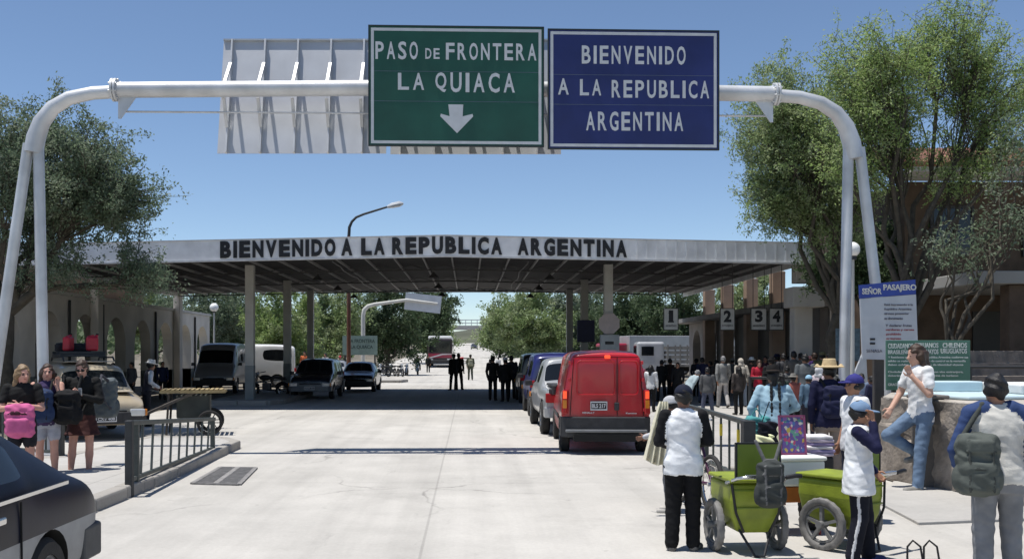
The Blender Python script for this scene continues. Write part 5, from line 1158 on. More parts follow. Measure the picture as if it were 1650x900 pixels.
# colourful poster board on the foam box
def confetti(name, base, cols, sc):
    m = bpy.data.materials.new(name); m.use_nodes = True; n = m.node_tree; L = n.links; b = n.nodes['Principled BSDF']; tc = n.nodes.new('ShaderNodeTexCoord')
    v = n.nodes.new('ShaderNodeTexVoronoi'); v.inputs['Scale'].default_value = sc; L.new(tc.outputs['Object'], v.inputs['Vector'])
    sx = n.nodes.new('ShaderNodeSeparateColor'); L.new(v.outputs['Color'], sx.inputs[0]); rp = n.nodes.new('ShaderNodeValToRGB'); rp.color_ramp.interpolation = 'CONSTANT'
    el = rp.color_ramp.elements; el[0].color = (*base, 1); el[1].position = .9; el[1].color = (*cols[0], 1)
    for i, c in enumerate(cols[1:]): e = el.new(.45 + .4 * i / len(cols[1:])); e.color = (*c, 1)
    L.new(sx.outputs[0], rp.inputs[0]); L.new(rp.outputs[0], b.inputs['Base Color']); b.inputs['Roughness'].default_value = .5; return m
pc_ = Vector((GX(1278, YC) , YC + .0, .77)); pb_ = empty('poster_board', 'purple framed board of small colourful prints standing on the foam box', 'poster', pc_, R(5))
tilt = Matrix.Rotation(R(-8), 3, 'X')
b = MB(); b.box((0, .02, .185), (.235, .014, .36), rot=tilt); b.build('print_sheet', confetti('print_sheet', (.10, .06, .22), [(.5, .45, .4), (.06, .12, .3), (.35, .05, .12), (.4, .3, .06), (.25, .12, .35), (.1, .25, .2)], 34), pb_)
b = MB()
for s in (-1, 1): b.box((s * .125, .018, .185), (.02, .024, .39), rot=tilt); b.box(tilt @ Vector((0, 0, s * .185)) + Vector((0, .018, .185)), (.26, .024, .02), rot=tilt)
b.build('frame', M('frame_magenta', (.22, .05, .12), .5), pb_)
# pile of folded cloths beside it
pl = empty('cloth_pile', 'pile of folded striped cloths between the poster board and the lime cart', 'textiles', (GX(1317, 10.3), 10.3, 0))
b = MB(); b.box((0, 0, .37), (.24, .3, .66)); b.build('stand', M_BLKM, pl, bevel=.02)
for i, c in enumerate(((.45, .38, .45), (.3, .25, .4), (.6, .56, .55), (.25, .2, .33), (.5, .42, .48), (.62, .6, .6))):
    s = SDF(); s.box((.012 * math.sin(i * 2.3), 0, .72 + .035 * i), (.125, .15, .019), .017, wr=.003); s.build('folded_cloth', cloth('fold%d' % i, c), .009, pl)
# old bicycle against the right railing
bi = empty('bicycle', 'dark bicycle with red reflectors parked by the right railing behind the vest', 'bicycle', (GX(1128, 11.2), 11.2, 0), R(8))
for y in (-.35, .62):
    b = MB(); b.torus((0, y, .33), (1, 0, 0), .30, .026, 32, 8); w = b.build('wheel', M_TYRE, bi, smooth=60); b = MB(); b.torus((0, y, .33), (1, 0, 0), .272, .01, 32, 5); b.cyl((-.05, y, .33), (.05, y, .33), .022, n=8)
    for k in range(12): a = k * math.pi / 6; b.cyl((.02 * (-1) ** k, y, .33), (0, y + .27 * math.cos(a), .33 + .27 * math.sin(a)), .003, n=3)
    b.build('rim', M_CHROME, w)
    b = MB(); b.box((.012, y + .12, .45), (.02, .05, .05)); b.build('reflector', M_LAMPR, w)
b = MB()
for a, c in (((0, -.35, .33), (0, .1, .30)), ((0, .1, .3), (0, -.02, .78)), ((0, -.02, .78), (0, -.35, .33)), ((0, .1, .3), (0, .48, .72)), ((0, 0, .72), (0, .48, .78)), ((0, .45, .88), (0, .62, .33))): b.cyl(a, c, .018, n=8)
b.build('frame', M('bike_purple', (.07, .02, .05), .4), bi, smooth=50)
s = SDF(); s.ell((0, -.06, .86), (.07, .13, .03)); s.ell((0, -.12, .86), (.09, .07, .03)); s.build('saddle', M_PLAST, .015, bi)
b = MB(); b.tube([(-.28, .36, .98), (-.2, .46, 1.0), (.2, .46, 1.0), (.28, .36, .98)], .014, 8); b.cyl((0, .45, .86), (0, .46, 1.0), .014); b.build('handlebar', M_CHROME, bi, smooth=50)
b = MB(); b.cyl((-.02, .1, .3), (.02, .1, .3), .09, n=18); b.bar((.04, .1, .3), (.04, .2, .18), .015, .02); b.box((.08, .2, .18), (.09, .06, .02)); b.build('crank', M_BLKM, bi)
# slatted handcart on the left
hc = empty('handcart', 'wooden handcart with slatted yellow tray and long shafts, left roadside', 'cart', (GX(312, 21.5), 21.5, 0), R(12))
M_WD = M('weathered_wood', (.34, .26, .13), .85, 0, .25, 7, .4); M_WDD = M('dark_wood', (.075, .065, .055), .85, 0, .25, 7, .3)
b = MB()
for k in range(13): b.box((-.62 + k * .1, .2, .98), (.065, 1.0, .025))
b.build('slats', M_WD, hc); b = MB()
for y in (-.28, .2, .68): b.box((0, y, .94), (1.36, .06, .05))
b.build('bearers', M_WD, hc)
for s in (-1, 1): b = MB(); b.bar((.1, .2 + s * .35, .96), (-1.25, .2 + s * .35 - .5, .35), .06, .06); b.build('shaft', M_WDD, hc, bevel=.01)
b = MB(); b.bar((-.55, -.25, .9), (-.95, .5, .95), .05, .05); b.box((0, .2, .62), (.7, .7, .5)); b.build('load_box', M('crate_dark', (.035, .04, .035), .8, 0, .3, 4), hc, bevel=.03)
for s in (-1, 1):
    b = MB(); b.torus((.35, .2 + s * .5, .28), (0, 1, 0), .24, .035, 24, 8); w = b.build('wheel', M_TYRE, hc, smooth=60); b = MB(); b.cyl((.35, .2 + s * .46, .28), (.35, .2 + s * .54, .28), .04)
    for k in range(6): a = k * math.pi / 3; b.cyl((.35, .2 + s * .5, .28), (.35 + .22 * math.cos(a), .2 + s * .5, .28 + .22 * math.sin(a)), .01, n=5)
    b.build('rim', M_BLKM, w)
b = MB(); b.cyl((.35, -.3, .28), (.35, .7, .28), .025); b.bar((.35, .2, .26), (.2, .2, .92), .05, .05); b.build('undercarriage', M_WDD, hc)
for s_ in (-1, 1): b = MB(); b.bar((-.5, .2 + s_ * .4, .9), (-.55, .2 + s_ * .4, .02), .045, .045); b.build('prop_leg', M_WDD, hc)
# thin wire hoops standing by the lower right edge
ho = empty('wire_stand', 'bent black wire stand on the ground near the bottom edge', 'stand', (GX(1462, 8.4), 8.4, 0))
b = MB()
for dx in (0, .14): b.tube([(dx, 0, .01), (dx + .01, .02, .12), (dx + .06, .03, .17), (dx + .12, .02, .12), (dx + .13, 0, .01)], .009, 6)
b.tube([(-.02, 0, .012), (.29, 0, .012)], .008, 6); b.build('wire', M_BLKM, ho, smooth=60)
# ---------------------------------------------------------------- people
SK = {'tan': (.33, .17, .105), 'light': (.50, .30, .22), 'pink': (.53, .29, .22), 'dark': (.20, .10, .065)}
for k, c in SK.items(): M('skin_' + k, c, .55, 0, .06, 14, 0, 60, .3)
M_EYE = M('eye_dark', (.01, .008, .008), .3, 0, 0); M_LIP = M('lip', (.32, .12, .10), .5)
HAIR = {'black': (.010, .009, .009), 'brown': (.045, .024, .014), 'blonde': (.22, .145, .075), 'grey': (.2, .2, .2)}
for k, c in HAIR.items(): M('hair_' + k, c, .5, 0, .3, 40, .4, 90, .4)
def frame_hand(s, W, f, l, vox, lab=0, curl=.4, T=None):
    W, f, l = Vector(W), Vector(f).normalized(), Vector(l); l = (l - f * l.dot(f)).normalized(); pn = f.cross(l)
    m = max(.0, .62 * vox)
    for o in (-.022, 0, .022): s.cap(W + l * o * .6, W + f * .085 + l * o, max(.017, m), max(.014, m), lab, .012, T)
    for i, ln in enumerate((.068, .078, .072, .056)):
        b = W + f * .088 + l * (.031 - .0205 * i); d1 = (f + pn * curl * .6).normalized(); d2 = (f * (1 - curl) + pn * curl * 1.7).normalized()
        m1 = b + d1 * ln * .55; s.cap(b, m1, max(.0095, m), max(.009, m), lab, .004, T); s.cap(m1, m1 + d2 * ln * .5, max(.009, m), max(.0078, m), lab, .004, T)
    b = W + f * .02 + l * .026; m1 = b + (f * .6 + l * .75 + pn * .2).normalized() * .042; s.cap(b, m1, max(.0125, m), max(.011, m), lab, .008, T); s.cap(m1, m1 + (f * .9 + l * .25 + pn * .35).normalized() * .034, max(.011, m), max(.009, m), lab, .004, T)

POSE = dict(hipL=(-.09, 0, .90), hipR=(.09, 0, .90), kneeL=(-.10, .012, .49), kneeR=(.10, .012, .49), ankL=(-.105, -.02, .08), ankR=(.105, -.02, .08), toeL=(-.13, .14, .03), toeR=(.13, .14, .03),
            shL=(-.185, -.01, 1.405), shR=(.185, -.01, 1.405), elL=(-.235, -.03, 1.13), elR=(.235, -.03, 1.13), wrL=(-.225, .05, .90), wrR=(.225, .05, .90))
def person(label, loc, yaw, h, skin='tan', shirt=(.5, .5, .5), pants=(.05, .05, .06), shoes=(.04, .035, .03), hair='black', style='short', sleeve='long', bottom='pants', vox=.012, pose={}, lean=0, headyaw=0, pitch=0,
           trim=None, inner=None, hat=None, hatcol=None, group=None, wide=1., baggy=1., hem=.84, jacket=False, stripes=False, sleevecol=None, skirt_z=.5, glasses=False, handL=None, handR=None, curl=.45, side=0, raglan=False):
    J = {k: Vector(v) for k, v in {**POSE, **pose}.items()}; s = SDF()
    pv = Vector((0, 0, .92)); T = Matrix.Translation(pv) @ Matrix.Rotation(R(side), 4, 'Y') @ Matrix.Rotation(R(-lean), 4, 'X') @ Matrix.Translation(-pv)
    for k in ('shL', 'shR', 'elL', 'elR', 'wrL', 'wrR'):
        if k[:2] == 'sh' or k not in pose: J[k] = T @ J[k]
    nk = Vector((0, 0, 1.47)); Th = T @ Matrix.Translation(nk) @ Matrix.Rotation(R(headyaw), 4, 'Z') @ Matrix.Rotation(R(-pitch), 4, 'X') @ Matrix.Translation(-nk)
    far = vox > .018; wr = 0 if far else .0024
    if jacket:
        rows = [(hem - .12, 0, .0, .238, .175), (.95, 0, 0, .215, .16), (1.1, 0, 0, .19, .145), (1.3, 0, 0, .20, .14), (1.42, 0, 0, .185, .12), (1.46, 0, 0, .13, .09)]
        s.loft(rows, 1, .01, T, wr=wr); s.box((0, .16, 1.05), (.055, .12, .45), .02, 1, 0, T, neg=True)
    tl = 7 if inner else 1; w = wide
    rows = [(hem, 0, 0, .172 * w, .122 * w), (.93, 0, 0, .172 * w, .124 * w), (1.02, 0, 0, .158 * w, .116 * w), (1.12, 0, 0, .152 * w, .112 * w), (1.22, 0, -.003, .162 * w, .118 * w), (1.32, 0, -.006, .176 * w, .122), (1.39, 0, -.008, .170, .108), (1.44, 0, -.01, .125, .085), (1.475, 0, -.01, .075, .066)]
    s.loft(rows, tl, .02, T, wr=wr)
    s.cap((0, -.02, 1.42), (0, .005, 1.53), .055, .052, 0, .02, T)
    # head
    s.ell((0, -.004, 1.600), (.074, .092, .108), 0, .02, Th); s.ell((0, .026, 1.548), (.057, .066, .076), 0, .03, Th)
    s.cap((0, .084, 1.592), (0, .106, 1.564), .010, .015, 0, .012, Th)
    for q in (-1, 1):
        s.ell((q * .076, -.005, 1.577), (.012, .022, .032), 0, .006, Th)
        if not far:
            s.ell((q * .031, .083, 1.597), (.014, .009, .008), 4, .003, Th); s.cap((q * .016, .091, 1.617), (q * .046, .079, 1.617), .005, .004, 4, .003, Th)
    if not far: s.cap((-.018, .088, 1.533), (.018, .088, 1.533), .007, .007, 5, .004, Th)
    if glasses: 
        for q in (-1, 1): s.ell((q * .034, .090, 1.598), (.028, .010, .021), 4, .002, Th); s.cap((q * .06, .08, 1.60), (q * .078, .0, 1.60), .005, .005, 4, .002, Th)
    # arms
    for q, a, e, wv, hd in ((-1, 'shL', 'elL', 'wrL', handL), (1, 'shR', 'elR', 'wrR', handR)):
        A, E, W = J[a], J[e], J[wv]; sl = 6 if sleevecol else 1
        if raglan: s.cap(T @ Vector((q * .10, -.02, 1.44)), A, .07, .066, 6, .02)
        if sleeve == 'long':
            s.cap(A, E, .066, .054, sl, .025, wr=wr); s.cap(E, E.lerp(W, .95), .054, .042, sl, .02, wr=wr); s.cap(E.lerp(W, .9), W, .030, .027, 0, .008)
        elif sleeve == 'short':
            s.cap(A, A.lerp(E, .62), .066, .064, sl, .02, wr=wr); s.cap(A.lerp(E, .4), E, .046, .041, 0, .004); s.cap(E, W, .041, .028, 0, .015)
        else: s.cap(A, E, .052, .04, 0, .02); s.cap(E, W, .04, .027, 0, .015)
        f = hd[0] if hd else (W - E).normalized(); l = hd[1] if hd else ((0, 1, 0) if abs((W - E).normalized().y) < .8 else (0, 0, 1))
        frame_hand(s, W, f, l, vox, 0, curl)
    # legs
    bg = baggy
    if bottom == 'skirt': s.loft([(skirt_z, 0, 0, .25 * w, .21 * w), (.7, 0, 0, .22 * w, .18 * w), (.9, 0, 0, .175 * w, .13 * w), (.99, 0, 0, .155 * w, .112 * w)], 2, .01, wr=wr)
    else: s.loft([(.79, 0, 0, .165 * w, .115), (.9, 0, 0, .17 * w, .122 * w), (.98, 0, 0, .156 * w, .114 * w)], 2, .02)
    for q, a, k_, n, t in ((-1, 'hipL', 'kneeL', 'ankL', 'toeL'), (1, 'hipR', 'kneeR', 'ankR', 'toeR')):
        A, K, N_, Tt = J[a], J[k_], J[n], J[t]
        if bottom == 'pants':
            s.cap(A, K, .092 * bg, .072 * bg, 2, .03, wr=0 if stripes else wr); s.cap(K, N_ + Vector((0, 0, .01)), .071 * bg, .062 * bg, 2, .02, wr=0 if stripes else wr)
            if stripes:
                for o in (.01,): s.cap(A.lerp(K, .3) + Vector((q * .082 * bg, o - .015, 0)), K + Vector((q * .068 * bg, o - .015, 0)), .016, .015, 8, .002); s.cap(K + Vector((q * .068 * bg, o - .015, 0)), N_ + Vector((q * .058 * bg, o - .015, 0)), .016, .015, 8, .002)
        else:
            if bottom == 'shorts': s.cap(A, A.lerp(K, .55), .095 * bg, .09 * bg, 2, .02, wr=wr)
            s.cap(A, K, .082, .054, 0, .01); s.cap(K, K.lerp(N_, .35), .054, .056, 0, .01); s.cap(K.lerp(N_, .3), N_, .056, .034, 0, .01)
        hl = N_ + Vector((0, -.02, -.045)); hl.z = max(hl.z, .034) if N_.z < .2 else hl.z
        s.cap(hl, Tt, .042, .036, 3, .015); s.cap(N_, hl, .04, .042, 3, .015)
    nm = lambda c: cloth('%02d%02d%02d' % tuple(int(v * 99) for v in c), c)
    mats = [MATS['skin_' + skin], nm(shirt), nm(pants), nm(shoes), M_EYE, M_LIP, nm(sleevecol or trim or shirt), nm(inner or shirt), nm((.55, .55, .56))]
    sc = h / 1.70; fl = .002 if min(J['ankL'].z, J['ankR'].z) < .15 else None
    p = s.build('person', mats, vox, None, loc, yaw, sc, fl); tag(p, label, 'person', group)
    hv = max(.008, vox * .8)
    if style != 'none':
        g = SDF(); g.ell((0, -.014, 1.612), (.086, .102, .112), 0, .01, wr=.008)
        if style in ('long', 'braids', 'tail'): g.cap((0, -.075, 1.60), (0, -.075, 1.47), .05, .04, 0, .04)
        if style == 'long':
            for q in (-1, 1): g.cap((q * .072, -.02, 1.60), (q * .085, -.03, 1.40), .034, .035, 0, .04, wr=.004)
            g.cap((0, -.08, 1.58), (0, -.10, 1.36), .07, .055, 0, .04, wr=.004)
        g.ell((0, .105, 1.555), (.066, .085, .098), 0, 0, neg=True)
        if style == 'tail': g.cap((0, -.10, 1.62), (0, -.15, 1.58), .03, .035, 0, .02); g.cap((0, -.15, 1.58), (0, -.13, 1.40), .035, .015, 0, .02)
        if style == 'braids':
            for q in (-1, 1):
                for i in range(9): z = 1.46 - i * .055; g.ell((q * .055, -.135 - .005 * (i < 7), z), (.024, .024, .036), 0, .008)
        g.build('hair', MATS['hair_' + hair], hv, p, scale=sc, T=Matrix.Scale(sc, 4) @ Th @ Matrix.Scale(1 / sc, 4))
    if hat:
        g = SDF()
        if hat == 'cap':
            g.ell((0, -.008, 1.632), (.094, .110, .094), 0, .01); g.box((0, 0, 1.50), (.2, .2, .118), .002, 0, 0, neg=True); g.ell((0, .115, 1.627), (.078, .082, .013), 0, .012); g.ell((0, -.008, 1.727), (.012, .012, .01), 0, .005)
        elif hat == 'beanie': g.ell((0, -.01, 1.63), (.094, .110, .10), 0, .01); g.box((0, .06, 1.50), (.2, .2, .11), .002, 0, 0, neg=True); g.ell((0, -.01, 1.63), (.098, .113, .022), 0, .01)
        elif hat == 'hood': g.ell((0, -.025, 1.60), (.105, .118, .125), 0, .01); g.ell((0, .11, 1.575), (.07, .08, .10), 0, 0, neg=True); g.cap((-.06, -.06, 1.46), (.06, -.06, 1.46), .06, .06, 0, .05)
        else:
            wide_ = .21 if hat == 'straw' else .165; hh = .125 if hat == 'straw' else .115
            g.ell((0, 0, 1.652), (wide_, wide_ * 1.05, .014), 0, .01); g.cap((-wide_ * .86, 0, 1.672), (-wide_ * .86, 0, 1.673), .022, .022, 0, .03) if hat == 'straw' else None; g.cap((wide_ * .86, 0, 1.672), (wide_ * .86, 0, 1.673), .022, .022, 0, .03) if hat == 'straw' else None
            g.loft([(1.64, 0, -.005, .098, .112), (1.70, 0, -.005, .09, .103), (1.64 + hh, 0, -.005, .074, .09)], 0, .015); g.cap((0, -.05, 1.655 + hh), (0, .05, 1.655 + hh), .016, .016, 0, 0, neg=True)
        o = g.build('hat' if hat in ('straw', 'felt') else 'cap', cloth('hat%02d%02d%02d' % tuple(int(v * 99) for v in hatcol), hatcol), hv, p, scale=sc, T=Matrix.Scale(sc, 4) @ Th @ Matrix.Scale(1 / sc, 4))
        if hat in ('straw', 'felt') and not far:
            g = SDF(); g.loft([(1.652, 0, -.005, .101, .115), (1.676, 0, -.005, .098, .111)], 0, .0); g.build('hat_band', cloth('band_dark', (.05, .03, .02)), hv, p, scale=sc, T=Matrix.Scale(sc, 4) @ Th @ Matrix.Scale(1 / sc, 4))
    return p
def backpack(label, p_loc, yaw, h, col, cx=0, cy=-.21, cz=1.18, size=(.15, .09, .22), vox=.012, lean=0, group=None, trim=(.02, .02, .02), droop=0, straps=1):
    s = SDF(); w, d, t = size; s.box((cx, cy, cz), size, .07, 0, .02, wr=.006); s.box((cx, cy - d * .8, cz - t * .35), (w * .78, d * .5, t * .5), .045, 0, .02, wr=.004)
    s.cap((cx - w * .7, cy - d, cz + t * .45), (cx + w * .7, cy - d, cz + t * .45), .008, .008, 1, .006); s.cap((cx - w * .6, cy - d * 1.25, cz - .02), (cx + w * .6, cy - d * 1.25, cz - .02), .008, .008, 1, .006)
    s.cap((cx - .03, cy + .02, cz + t), (cx + .03, cy + .02, cz + t), .014, .014, 1, .01)
    for q in (-1, 1):
        s.ell((cx + q * w, cy - .01, cz - t * .45), (w * .22, d * .6, t * .38), 0, .02); s.cap((cx + q * w * .55, cy - d * 1.02, cz + t * .8), (cx + q * w * .55, cy - d * 1.30, cz - t * .8), .009, .009, 1, .004)
    s.box((cx, cy - d * 1.0, cz + t * .62), (w * .62, d * .2, t * .2), .03, 0, .015)
    sg = (-1, 1) if straps == 1 else ((-1,) if straps == -1 else ())
    for q in sg:
        s.cap((cx + q * w * .6, cy + d * .8, cz + t * .8), (q * .115, -.02, 1.475), .02, .02, 1, .02); s.cap((q * .115, -.02, 1.475), (q * .13, .115, 1.36), .018, .018, 1, .02); s.cap((q * .13, .115, 1.36), (q * .17, .03, 1.10), .016, .014, 1, .01); s.cap((q * .17, .03, 1.10), (cx + q * w * .8, cy + d * .6, cz - t * .7), .013, .013, 1, .01)
    if straps == 0:
        for q in (-1, 1): s.cap((cx + q * .04, cy, cz + t * .9), (cx + q * .11, cy + .04, cz + t + .16), .017, .015, 1, .01)
    sc = h / 1.70; pv = Vector((0, 0, .92)); T = Matrix.Translation(pv) @ Matrix.Rotation(R(-lean), 4, 'X') @ Matrix.Translation(-pv)
    o = s.build('backpack', [cloth('pack%02d%02d%02d' % tuple(int(v * 99) for v in col), col), cloth('pack_trim%02d' % int(trim[0] * 99), trim)], vox, None, p_loc, yaw, sc, T=Matrix.Scale(sc, 4) @ T @ Matrix.Scale(1 / sc, 4)); return tag(o, label, 'backpack', group)
def at(px, Y, z=0): return (GX(px, Y), Y, z)
def hgt(ty, Y, z=0): return EYE - (ty - VY) * Y / F - z

# --- foreground, right
W = (.72, .73, .74)
person('person in white sleeveless vest over black, dark cap, seen from behind, foreground', at(1101, 8.85), R(-4), 1.46, 'dark', W, (.008, .008, .009), (.16, .15, .14), 'black', 'short', vox=.0085, hat='cap', hatcol=(.012, .015, .03), sleevecol=(.010, .010, .012), baggy=1.14, hem=.80, wide=1.12, headyaw=-18,
       pose=dict(elR=(.26, .0, 1.14), wrR=(.13, .24, 1.08), elL=(-.25, .02, 1.13), wrL=(-.10, .25, 1.06), ankL=(-.12, -.02, .08), ankR=(.10, .0, .08), toeR=(.19, .13, .03)), pitch=8)
person('child in pale cap and grey trousers holding a cream cloth behind the vest', at(1079, 11.0), R(70), 1.27, 'dark', (.45, .45, .47), (.20, .20, .21), (.4, .38, .35), vox=.011, hat='beanie', hatcol=(.42, .42, .43), pose=dict(elL=(-.22, .12, 1.18), wrL=(-.20, .33, 1.12), elR=(.22, .10, 1.16), wrR=(.15, .30, 1.1)))
b = MB(); nu, nv = 24, 16; vs = []
for side in (0, 1):
    for v in range(nv + 1):
        t = v / nv; w_ = .09 + .15 * t ** .8; 
        for u in range(nu + 1):
            q = u / nu - .5; vs.append((.05 - .10 * t + q * w_, .03 * math.sin(q * 22 + 1.5 * t) * (.3 + t) + .004 * side, 1.24 - .64 * t - .05 * math.sin(q * 3 + 1) * t))
n1 = (nu + 1) * (nv + 1); fs = []
for side in (0, 1):
    for v in range(nv):
        for u in range(nu): k = side * n1 + v * (nu + 1) + u; fs.append((k, k + 1, k + nu + 2, k + nu + 1))
b.add(vs, fs); o = b.build('cloth_sheet', cloth('cream', (.62, .58, .44)), loc=at(1062, 10.72), smooth=80); tag(o, 'cream cloth sheet held up beside the red van by a child', 'cloth')
person('boy in denim cap and open white jacket with his hand at his face', at(1384, 8.35), R(-112), 1.34, 'tan', W, (.010, .011, .018), (.05, .06, .15), 'black', 'short', vox=.0085, hat='cap', hatcol=(.16, .24, .36), jacket=True, inner=(.012, .013, .04), trim=(.5, .5, .52), sleevecol=(.013, .014, .045), stripes=True, baggy=1.22, hem=.86, pitch=6,
       pose=dict(elR=(.22, .17, 1.24), wrR=(.13, .135, 1.50), elL=(-.25, .0, 1.13), wrL=(-.20, .16, .95), ankR=(.13, -.06, .08), ankL=(-.13, .09, .08), kneeL=(-.12, .06, .49), toeL=(-.15, .24, .03)), handR=((-.1, -.1, 1), (-.6, -.5, .1)), curl=.7)
person('boy in violet-blue cap and white shirt beside the straw-hatted man', at(1376, 10.4), R(100), 1.52, 'tan', (.70, .70, .70), (.03, .035, .06), vox=.010, hat='cap', hatcol=(.035, .035, .17), sleeve='short', wide=1.08)
person('man in wide straw hat and navy jacket seen from behind', at(1336, 13.0), R(-8), 1.63, 'dark', (.012, .013, .034), (.20, .165, .14), vox=.012, hat='straw', hatcol=(.52, .40, .23), wide=1.1, headyaw=20)
backpack('navy backpack on the straw-hatted man in the queue', at(1336, 13.0), R(-8), 1.63, (.014, .016, .045), .03, vox=.012)
person('woman with long black braids and pale blue blouse seen from behind', at(1247, 13.1), R(-5), 1.56, 'dark', (.30, .44, .52), (.58, .58, .40), hair='black', style='braids', vox=.012, bottom='skirt', skirt_z=.30, wide=1.38, hat='felt', hatcol=(.012, .011, .011), lean=6, pose=dict(elR=(.33, .06, 1.14), wrR=(.20, .24, 1.05), elL=(-.32, .0, 1.13), wrL=(-.27, .04, .88)))
s = SDF(); s.box((0, 0, .14), (.16, .07, .17), .04, wr=.012); s.cap((-.08, 0, .3), (0, 0, .42), .01, .01, 0, .01); s.cap((.08, 0, .3), (0, 0, .42), .01, .01, 0, .01); o = s.build('carry_bag', cloth('teal', (.07, .25, .25)), .012, loc=(GX(1219, 13.0), 13.0, .62)); tag(o, 'teal carrier bag hanging at the side of the braided woman', 'bag')
s = SDF(); s.box((0, 0, .12), (.12, .05, .14), .03, wr=.01); s.cap((-.08, 0, .24), (.02, 0, .52), .009, .009, 0, .01); o = s.build('shoulder_bag', cloth('bagblack', (.012, .012, .02)), .012, loc=(GX(1237, 12.75), 12.75, .62)); tag(o, 'black shoulder bag against the pale skirt of the braided woman', 'bag')
s = SDF(); s.box((0, 0, .14), (.15, .06, .16), .05, wr=.014); o = s.build('carry_bag', cloth('paleyellow', (.60, .60, .38)), .012, loc=(GX(1228, 12.55), 12.55, .42)); tag(o, 'pale yellow cloth bag below the teal bag', 'bag')
person('tall man with long brown hair, white shirt and jeans leaning on the pier', at(1484, 12.75), R(98), 1.86, 'light', (.74, .74, .73), (.13, .19, .28), (.25, .24, .22), 'brown', 'long', 'short', vox=.010, lean=5, pitch=3, hem=.82, wide=1.0,
       pose=dict(kneeL=(-.11, .07, .49), ankL=(-.13, .12, .08), toeL=(-.16, .29, .03), kneeR=(.13, .34, .64), ankR=(.13, -.04, .42), toeR=(.13, .10, .34), elL=(-.24, .05, 1.14), wrL=(-.12, .19, 1.34), elR=(.26, .10, 1.14), wrR=(.18, .27, .95)), handL=((.3, .3, .8), (.3, .8, 0)), curl=.8)
person('man in cream pullover with blue sleeves and grey trousers seen from behind', at(1607, 7.3), R(-12), 1.59, 'tan', (.58, .56, .51), (.185, .19, .20), (.1, .1, .1), 'black', 'short', vox=.0085, raglan=True, sleevecol=(.035, .06, .15), wide=1.16, baggy=1.1, hem=.86, lean=4, headyaw=-4,
       pose=dict(elL=(-.30, .02, 1.12), wrL=(-.25, .18, .98), kneeR=(.12, .07, .49), ankR=(.13, .06, .09)))
backpack('olive grey backpack slung from the left shoulder of the man in cream', at(1607, 7.3), R(-12), 1.59, (.085, .095, .085), -.20, -.20, 1.02, (.15, .11, .24), vox=.0085, trim=(.05, .055, .05), straps=-1)
# backpack on the first cart
backpack('dark grey backpack hanging by its straps on the lime cart panel', (GX(1236, 8.4), 8.55, .0), R(4), 1.70, (.045, .05, .048), .0, -.19, .655, (.115, .07, .20), vox=.009, trim=(.12, .12, .12), straps=0)
# --- the three girls at the left
person('fair-haired girl in black top clutching a pink bag', at(36, 12.6), R(-165), 1.60, 'pink', (.014, .014, .014), (.02, .02, .025), hair='blonde', style='long', sleeve='short', bottom='shorts', vox=.010, headyaw=35, pitch=6, pose=dict(elL=(-.25, .06, 1.13), wrL=(.0, .25, 1.18), elR=(.25, .06, 1.13), wrR=(.02, .27, 1.16)), handL=((1, .1, 0), (0, 0, 1)), handR=((-1, .1, 0), (0, 0, 1)))
c = at(31, 12.25); s = SDF(); s.box((0, 0, 0), (.17, .10, .21), .08, 0, .02, wr=.008); s.box((0, -.09, -.06), (.13, .05, .10), .04, 0, .02); s.cap((-.1, -.1, .09), (.1, -.1, .09), .012, .012, 1, .01); s.box((-.02, -.108, .10), (.05, .01, .02), .008, 1, .005)
o = s.build('pink_bag', [cloth('pink', (.55, .12, .27)), cloth('bagtrim', (.06, .02, .03))], .010, loc=(c[0] + .02, 12.22, .93), rz=R(10)); tag(o, 'bright pink backpack held in front of the fair-haired girl', 'backpack')
person('dark-haired girl in purple top and pale shorts, arm raised to her shoulder', at(76, 13.6), R(-170), 1.60, 'pink', (.05, .035, .09), (.36, .37, .42), hair='brown', style='long', sleeve='none', bottom='shorts', vox=.010, headyaw=15, pose=dict(elL=(-.24, .16, 1.16), wrL=(-.17, .14, 1.38), elR=(.24, .08, 1.12), wrR=(.05, .22, 1.05)), handL=((0, -.1, 1), (.6, .5, 0)))
backpack('blue day pack worn in front by the dark-haired girl', at(72, 13.55), R(10), 1.60, (.028, .045, .10), .02, -.21, 1.12, (.14, .08, .24), vox=.011)
person('girl in sunglasses, black top and dark skirt typing on a phone', at(133, 13.9), R(-172), 1.66, 'pink', (.016, .015, .016), (.055, .022, .02), (.02, .02, .02), 'brown', 'tail', vox=.010, bottom='skirt', skirt_z=.64, glasses=True, pitch=20, pose=dict(elL=(-.25, .06, 1.13), wrL=(-.05, .26, 1.20), elR=(.25, .06, 1.13), wrR=(.06, .26, 1.19), ankL=(-.08, -.02, .08), ankR=(.16, .02, .08), kneeR=(.13, .02, .49), hipL=(-.08, 0, .9)), handL=((.4, .5, .6), (.3, -.2, .9)), handR=((-.4, .5, .6), (-.3, -.2, .9)))
b = MB(); c = at(129, 13.55); b.box((c[0], c[1], 1.235), (.055, .02, .10)); o = b.build('mobile_phone', M_RIM, loc=(c[0], c[1], 1.235), world=True, bevel=.01); tag(o, 'small silver mobile phone held by the girl in sunglasses', 'phone')
backpack('bulky black backpack carried in front of the girl in sunglasses', at(118, 13.75), R(8), 1.66, (.012, .012, .013), -.02, -.22, 1.05, (.17, .10, .24), vox=.011)
backpack('grey rucksack on the back of the girl in sunglasses', at(150, 14.25), R(-172), 1.66, (.10, .115, .12), -.10, -.22, 1.14, (.19, .13, .30), vox=.012, trim=(.06, .06, .07))
